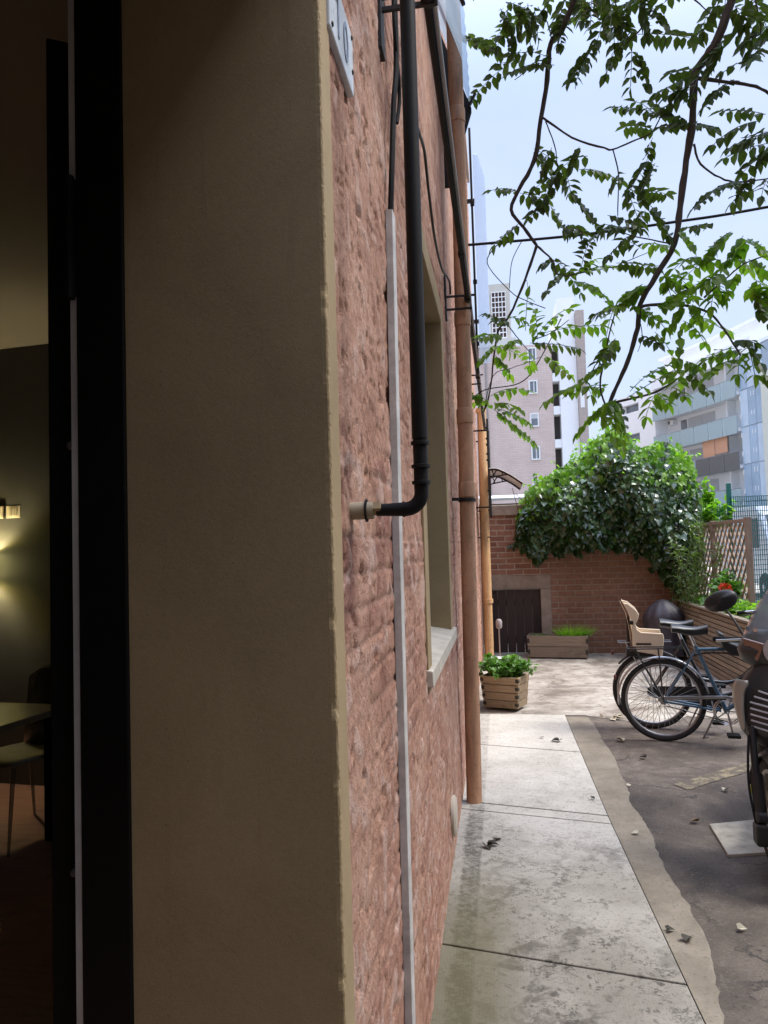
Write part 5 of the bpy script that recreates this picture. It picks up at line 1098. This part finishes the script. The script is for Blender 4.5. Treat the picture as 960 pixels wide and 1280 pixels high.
for i in range(10): z = 20.8 + i * 4.3 / 9; b.box(.318, 1.66, .86, .925, z - .04, z + .04)
b.build('grille', whitef, gl)
b = MB(); b.box(-12.1, 2.4, -.3, 14.2, 19.72, 20.42); b.build('cornice', plain('pale cornice', (.62, .6, .56), .8, var=.1), T)
b = MB(); b.box(6.1, 7.6, -.6, 11, 0, 23.6); b.build('fin_wall', white, T)
b = MB(); b.box(7.62, 8.35, -1.2, 12, 0, 22.2); b.build('side_wall', tile2, T)
b = MB(); b.box(5.51, 6.09, 1.2, 11, 0, 19.6); b.build('recess', dark_rec, T)
for k in range(6): b = MB(); b.box(5.505, 6.095, -.15, 1.19, 4.2 + k * 3.0, 4.95 + k * 3.0); b.build('balcony', white, T)
for k in range(5):
    z = 6.2 + k * 3.0
    b = MB(); b.box(3.38, 4.18, -.10, -.002, z, z + .12); b.box(3.38, 4.18, -.10, -.002, z + 1.13, z + 1.25); b.box(3.38, 3.5, -.10, -.002, z + .121, z + 1.129); b.box(4.06, 4.18, -.10, -.002, z + .121, z + 1.129); w = b.build('window', whitef, T)
    b = MB(); b.box(3.5, 4.06, -.04, -.003, z + .12, z + 1.13); b.build('pane', dkglass, w)
    b = MB(); b.box(3.5, 4.06, -.055, -.041, z + (.75 if k == 2 else .12), z + 1.13) if k in (0, 2) else b.box(3.78, 3.9, -.055, -.041, z + .12, z + 1.13); b.build('blind', curtain, w)
for z in (9.0, 13.5): b = MB(); b.box(7.75, 8.1, -1.23, -1.2, z, z + 1.3); b.build('window', whitef, T)
b = MB(); b.tube([(-.4, -.2, 0), (-.4, -.2, 20)], .09, 8); b.build('rain_pipe', plain('grey pipe', (.3, .28, .27), .6, bmp=0), T)

# ------------------------------------------------------------------ white and glass apartment building (x along its front, -y towards the yard)
GB = thing('apartment_building', 'modern white apartment building with blue glass balconies and a glass corner', 'apartment building', (14.4, 81, 0), math.atan2(-.95, .313))
tealg = glassmat('balcony glass', (.60, .80, .84), .55, .04, 1.6); blueg = plain('blue curtain glass', (.34, .47, .60), .06, var=.25, scale=.35, bmp=0, spec=.9); blueg2 = plain('pale curtain glass', (.50, .62, .73), .08, var=.2, scale=.5, bmp=0, spec=.9)
W1 = plain('white facade', (.90, .905, .91), .6, var=.05, bmp=.03); soff = plain('grey soffit', (.72, .73, .74), .8, var=.1, bmp=0)
b = MB(); b.box(-1.3, 34, 1.3, 16, 0, 16.79); b.build('wall', W1, GB)
b = MB()
zz = [0, 8.95, 9.75, 11.95, 12.75, 15.0, 15.85, 16.79]
for i in range(0, 7, 2): b.box(-1.3, 4.8, -.02, 1.79, zz[i], zz[i + 1])
for i in range(1, 7, 2): b.box(-1.3, -.4, -.02, 1.79, zz[i] + .002, zz[i + 1] - .002); b.box(2.3, 4.8, -.02, 1.79, zz[i] + .002, zz[i + 1] - .002)
b.build('wall', W1, GB)
for z0, z1 in ((8.95, 9.75), (11.95, 12.75), (15.0, 15.85)):
    b = MB(); b.box(-.39, 2.29, .5, .56, z0, z1); b.build('window', dkglass, GB)
fl = [4.6, 7.65, 10.7, 13.75]
for f in fl + [1.55, 16.8]:
    b = MB(); b.box(4.81, 17.4, -.25, 1.29, f - .28, f); b.build('balcony_floor', soff, GB)
for f in fl:
    for k in range(6):
        x0 = 4.9 + k * 2.07; b = MB(); b.box(x0, x0 + 2.0, -.34, -.315, f - .42, f + 1.12); b.build('balustrade', tealg if f != 7.65 or k < 3 else glassmat('dark balcony glass', (.20, .22, .23), .5, .04, 1.6) if 'dark balcony glass' not in MATS else MATS['dark balcony glass'], GB)
    b = MB(); b.tube([(4.9, -.33, f + 1.13), (17.35, -.33, f + 1.13)], .03, 6); b.build('handrail', alum, GB)
    for x0, x1, mm, z1 in ((8.0, 10.0, curtain, 2.45), (10.1, 11.9, curtain, 2.45), (15.9, 17.0, dkglass, 1.9), (6.9, 7.7, dkglass, 2.4)):
        b = MB(); b.box(x0, x1, 1.24, 1.295, f + (.02 if z1 > 2 else .8), f + z1); b.build('window', mm, GB)
    b = MB(); b.box(14.6, 14.8, .5, 1.29, f, f + 2.76); b.build('partition', W1, GB)
org = plain('orange blind', (.62, .33, .20), .7, var=.12, bmp=.1)
for x0, x1, zb in ((11.9, 13.6, 8.75), (13.7, 15.4, 8.95)):
    b = MB(); b.box(x0, x1, -.1, -.06, zb, 10.35); b.build('blind', org, GB)
b = MB(); b.box(5.4, 6.3, .8, 1.25, 12.85, 13.35); ac = b.build('air_conditioner', whitef, GB, bevel=.03); b = MB(); b.lathe([(.19, 0), (.19, .02), (.05, .03), (0, .03)], (5.72, .799, 13.1), (0, -1, 0), 20); b.build('fan', dkglass, ac)
random.seed(6)
for k in range(16):
    x0 = 17.42 + k * 1.06 + (1.3 if k > 2 else 0)
    for f in [1.55] + fl:
        b = MB(); b.box(x0, x0 + 1.02, -.05, -.01, f + .02, f + 2.98); b.build('curtain_pane', random.choice((blueg, blueg2, blueg)), GB)
b = MB(); b.box(17.4, 34, .0, 1.79, 0, 16.79); b.build('curtain_backing', plain('blue grey wall', (.36, .44, .52), .5, var=.2, scale=.4, bmp=0), GB)
b = MB(); b.box(20.62, 21.85, -.3, 1.0, 0, 14.5); b.build('corner_pier', plain('cream pier', (.62, .62, .52), .6, var=.05, bmp=0), GB)
b = MB()
for k in range(8): z = 2.2 + k * 1.53; b.box(18.9, 18.97, -.08, -.055, z + .1, z + .5); b.box(19.25, 19.32, -.08, -.055, z + .1, z + .5); b.box(17.38, 17.5, -.09, -.052, z, z + .4)
b.build('glass_clamp', whitef, GB)
b = MB(); b.box(2.0, 34, 3.2, 16, 16.8, 20.3); b.build('setback_wall', W1, GB)
b = MB(); b.box(13.4, 20.0, 3.0, 3.22, 17.2, 18.5); pb = b.build('ribbon_window', soff, GB); b = MB(); b.box(16.2, 18.4, 2.95, 3.0, 17.3, 18.2); b.build('pane', dkglass, pb)
b = MB(); b.box(1.7, 34.2, 2.8, 16.2, 20.31, 20.5); b.build('roof', W1, GB)
b = MB(); b.box(16.2, 24, 6, 12, 20.51, 22.6); b.build('roof_room', plain('brown roof room', (.30, .26, .20), .8, bmp=0), GB)
for k in range(7): x0 = 4.85 + k * 2.1; b = MB(); b.box(x0, x0 + 2.06, -.3, -.27, 16.5, 17.75); b.build('balustrade', W1, GB)

# the front is gently concave: cut the long pieces every two metres and bend them
import bmesh
def kids(o):
    for c in o.children:
        yield c; yield from kids(c)
for o in kids(GB):
    bm_ = bmesh.new(); bm_.from_mesh(o.data); xs = [p.co.x for p in bm_.verts]
    k = math.ceil(min(xs) / 2) * 2
    while k < max(xs) and max(xs) - min(xs) > 2.5:
        bmesh.ops.bisect_plane(bm_, geom=bm_.verts[:] + bm_.edges[:] + bm_.faces[:], plane_co=(k, 0, 0), plane_no=(1, 0, 0)); k += 2
    for p in bm_.verts: p.co.y += .55 - .0062 * (p.co.x - 14) ** 2
    bm_.to_mesh(o.data); bm_.free()

# ------------------------------------------------------------------ trees
bark = plain('grey brown bark', (.075, .062, .052), .85, var=.45, scale=14, bmp=.6, bscale=45)
AL = leafmat('compound leaf', (.03, .055, .015), (.06, .10, .024), .38, .45, (1.7, 1.8, .6)); AL2 = leafmat('young compound leaf', (.085, .17, .018), (.17, .27, .038), .52, .42)
def compound(b, P, Q, droop=.10, pitch=.047):
    """pinnate leaf: paired leaflets along a drooping rachis"""
    d = Q - P; Lr = d.length
    if Lr < .03: return
    d.normalize(); up = Vector((0, 0, 1)); sd = d.cross(up + rv() * .35)
    if sd.length < .2: sd = d.cross(rv())
    sd.normalize(); n = max(3, int(Lr / pitch)); rows = []
    roll = random.gauss(0, .35); sd = (sd * math.cos(roll) + d.cross(sd) * math.sin(roll)).normalized()
    for k in range(n + 1):
        t = .12 + .88 * k / n; p = P + d * Lr * t + up * (droop * Lr * (4 * t * (1 - t)) - 0); s = 1 - .45 * abs(t - .5) * 1.1
        for sg in (-1, 1):
            if random.random() < .04: continue
            dirn = sd * sg * random.uniform(.65, 1) + d * random.uniform(.15, .5) + Vector((0, 0, -random.uniform(.2, .6)))
            nm = up * .9 + rv() * .28 - sd * sg * .2
            lance(b, p, dirn, nm, .094 * s * random.uniform(.65, 1.22), .052 * s * random.uniform(.9, 1.1), .18)
        rows.append(p)
    lance(b, rows[-1], d + Vector((0, 0, -.3)), up + rv() * .3, .088, .044)
    b.tube([P] + rows, [.0022] * (len(rows) + 1), 4, cap=False)
TREE = thing('street_tree', 'ailanthus like tree with feathery branches hanging over the yard from the right', 'tree', (5.7, 5.6, 0))
O = Vector((5.7, 5.6, 0)); random.seed(19)
b = MB(); b.tube([p - O for p in spline([(5.7, 5.6, -.1), (5.68, 5.58, 1.5), (5.6, 5.5, 3.2), (5.45, 5.4, 4.6)], 6)], [.21, .19, .18, .175, .17, .165, .16, .155, .15, .15, .145, .145, .14, .14, .135, .13, .13, .12, .12], 14); b.build('trunk', bark, TREE, smooth=True)
lb = MB(); fol = MB(); fol2 = MB(); br = MB(); ends = []
paths = []
for (r0, r1), s in BRANCHES:
    pts = [Vector(tuple(map(float, q.split(',')))) - O for q in s.split()]; n = len(pts)
    sp = spline(pts, 4); br.tube([p + rv() * .002 for p in sp], [.78 * (r0 + (r1 - r0) * k / (len(sp) - 1)) * random.uniform(.88, 1.14) for k in range(len(sp))], 8); paths.append(pts)
br.build('branch', bark, TREE, smooth=True)
def limb(pts, r0, r1): 
    sp = spline([Vector(p) - O for p in pts], 5); lb.tube(sp, [r0 + (r1 - r0) * k / (len(sp) - 1) for k in range(len(sp))], 10); return sp
E1 = paths[0][0] + O; E2 = paths[12][0] + O
limbs = [limb([(5.45, 5.4, 4.5), (4.6, 5.2, 5.6), (3.2, 5.0, 6.3), (1.9, 4.9, 6.1), (1.2, 4.9, 5.6), tuple(E1)], .10, .026), limb([(5.5, 5.42, 4.4), (4.6, 4.8, 5.3), (3.4, 4.5, 5.9), (2.5, 4.4, 5.6), tuple(E2)], .09, .032),
         limb([(5.45, 5.4, 4.6), (5.0, 5.8, 6.4), (4.6, 6.4, 8.0)], .09, .03), limb([(5.45, 5.4, 4.6), (6.2, 4.6, 6.2), (6.4, 3.6, 7.6)], .09, .03), limb([(3.4, 4.5, 5.9), (2.6, 3.6, 6.3), (1.9, 2.9, 6.2)], .04, .015), limb([(3.4, 4.5, 5.9), (3.2, 3.2, 6.2), (3.1, 2.0, 6.0)], .04, .015)]
lb.build('limb', bark, TREE, smooth=True)
for s in LEAVES.split():
    a = list(map(float, s.split(','))); P_ = Vector(a[:3]) - O; Q_ = Vector(a[3:]) - O
    low = a[2] < 3.45
    for rep in range(2 if random.random() < (.6 if a[0] > 1.6 else .35) else 1):
        j = rv() * .05 * rep; compound(fol2 if low and random.random() < .9 else fol, P_ + j, Q_ + j * 1.5 + rv() * .07 * rep, random.uniform(.0, .14))
# the rest of the crown, above and to the right of the view
for sp in limbs:
    for p in sp[len(sp) // 3:]:
        for k in range(7):
            d = rv(); d.z = abs(d.z) * .5 + .1
            w = p + O
            if w.y > 3.4 and w.x < 2.6 and d.z < .25: d.z = .5
            q = p + d * random.uniform(.1, .5); compound(fol, q, q + Vector((d.x, d.y, random.uniform(-.1, .3))).normalized() * random.uniform(.3, .5), .1, .055)
fol.build('foliage', AL, TREE, fix=False); fol2.build('foliage', AL2, TREE, fix=False)
# distant tree between the buildings
random.seed(90)
FT = thing('street_tree', 'distant pale green tree rising beside the pink tower behind the ivy', 'tree', (5.6, 42, 0)); b = MB(); b.tube([(0, 0, 0), (.1, 0, 2.5), (0, .1, 4.5)], [.2, .15, .08], 8); b.build('trunk', bark, FT, smooth=True); b = MB()
for i in range(2600):
    d = rv(); c = Vector(((-.7, 0, 4.6), (.6, .2, 5.2), (0, -.2, 6.1), (1.4, .3, 4.4))[i % 4]); p = c + Vector((d.x * 1.4, d.y * 1.3, d.z * 1.15)) * random.random() ** .4; heart(b, p, rv(), Vector((0, 0, 1)) + rv() * .6, random.uniform(.14, .26))
b.build('crown', IV2, FT, fix=False)
# ------------------------------------------------------------------ overhead cables
b = MB(); b.tube(spline([(-.0, 6.0, 4.06), (.26, 6, 4.055), (1.0, 6, 4.055), (1.74, 6, 4.09), (2.42, 6, 4.14), (4.5, 6.1, 4.4), (9, 6.3, 5.2)], 8), .0115, 8); tag(b.build('overhead_cable', rub, smooth=True), 'thick dark cable strung from the pink wall across the sky', 'cable')
b = MB(); b.tube(spline([(.37, 6, 4.05), (.27, 6.02, 3.90), (.45, 6.05, 3.66), (.56, 6.05, 3.58), (.72, 6.05, 3.50)], 6), .004, 6); b.tube(spline([(.56, 6, 4.06), (.47, 6.02, 3.9), (.44, 6.03, 3.68)], 6), .0032, 6); tag(b.build('loose_wire', rub, smooth=True), 'thin loose wires dangling from the thick cable', 'wire')
b = MB(); b.tube(spline([(.02, 6.6, 2.85), (.2, 6.6, 2.98), (.5, 6.6, 3.02), (.66, 6.6, 3.17), (.9, 6.7, 3.6)], 6), .005, 6); tag(b.build('loose_wire', rub, smooth=True), 'lower thin wire curving up into the leaves', 'wire')

# ------------------------------------------------------------------ unseen building added to darken the doorway and the near path
grey = plain('shade building render', (.30, .27, .23), .9, var=.2, scale=2)
NB = thing('shade_building', 'plain rendered house added out of view to hold light off the doorway', 'building', (0, 0, 0)); b = MB(); b.box(-6, 9, -9, -6.2, -.03, 9.5); b.box(5.6, 9, -6.2, 1.6, -.03, 9.5); b.build('wall', grey, NB); b = MB(); b.box(-6.3, 9.3, -9.3, -5.8, 9.51, 9.8); b.box(5.3, 9.3, -5.8, 1.9, 9.51, 9.8); b.build('roof', core, NB)

# ------------------------------------------------------------------ sky, sun, camera
sund = Vector((.60, .06, .95)).normalized()
W_ = bpy.data.worlds.new('World'); SC.world = W_; W_.use_nodes = True; nt = W_.node_tree; N, L = nt.nodes, nt.links
bg = N['Background']; sky = N.new('ShaderNodeTexSky'); sky.sky_type = 'NISHITA'; sky.sun_disc = False
sky.sun_elevation = math.asin(sund.z); sky.sun_rotation = math.atan2(sund.x, sund.y); sky.air_density = 1.2; sky.dust_density = 3; sky.ozone_density = 1
tc = N.new('ShaderNodeTexCoord'); v = tc.outputs['Generated']; sx = N.new('ShaderNodeSeparateXYZ'); L.new(v, sx.inputs[0])
n = noise(N, L, coords(N, L, 'Generated', (1, 1, 1.8)), 2.2, 6, .55, .2)
cl = ramp(N, [(.35, (.56, .69, 1.0)), (.65, (.67, .77, 1.04))]); L.new(n.outputs['Fac'], cl.inputs['Fac'])
lum = math_(N, L, 'MULTIPLY_ADD', smooth(N, L, sx.outputs[2], .50, .95), CLOUD_TOP, CLOUD_LOW)
low = smooth(N, L, sx.outputs[2], .28, .02); cc = mix(N, L, math_(N, L, 'MULTIPLY', low, .7), cl.outputs['Color'], (.70, .79, .98))
mm = N.new('ShaderNodeVectorMath'); mm.operation = 'SCALE'; L.new(cc, mm.inputs[0]); L.new(lum, mm.inputs['Scale'])
col = mix(N, L, .90, sky.outputs['Color'], mm.outputs[0]); L.new(col, bg.inputs['Color']); bg.inputs['Strength'].default_value = .1
sl = bpy.data.lights.new('sun', 'SUN'); sl.energy = SUN_E; sl.angle = R(24); sl.color = (1, .95, .87); so = bpy.data.objects.new('sun', sl); COL.objects.link(so); so.rotation_euler = (-sund).to_track_quat('-Z', 'Y').to_euler(); so.location = (4, 4, 12)
cam = bpy.data.cameras.new('camera'); co = bpy.data.objects.new('camera', cam); COL.objects.link(co); SC.camera = co
cam.sensor_fit = 'VERTICAL'; cam.sensor_height = 36; cam.lens = 36 * 930 / 1280; cam.clip_start = .02; cam.clip_end = 900
yaw, pit, rol = R(8.77238), R(2.84908), R(-1.7)
f = Vector((-math.sin(yaw) * math.cos(pit), math.cos(yaw) * math.cos(pit), math.sin(pit))); r = Vector((math.cos(yaw), math.sin(yaw), 0)); u = r.cross(f)
r2 = r * math.cos(rol) + u * math.sin(rol); u2 = u * math.cos(rol) - r * math.sin(rol)
co.matrix_world = Matrix(((r2.x, u2.x, -f.x, .288), (r2.y, u2.y, -f.y, 0), (r2.z, u2.z, -f.z, 1.6), (0, 0, 0, 1)))
vs = SC.view_settings; vs.view_transform = 'Standard'; vs.look = 'None'; vs.exposure = EXPO; vs.gamma = 1; vs.use_curve_mapping = False
SC.cycles.max_bounces = 8; SC.cycles.transparent_max_bounces = 16; SC.cycles.use_denoising = True
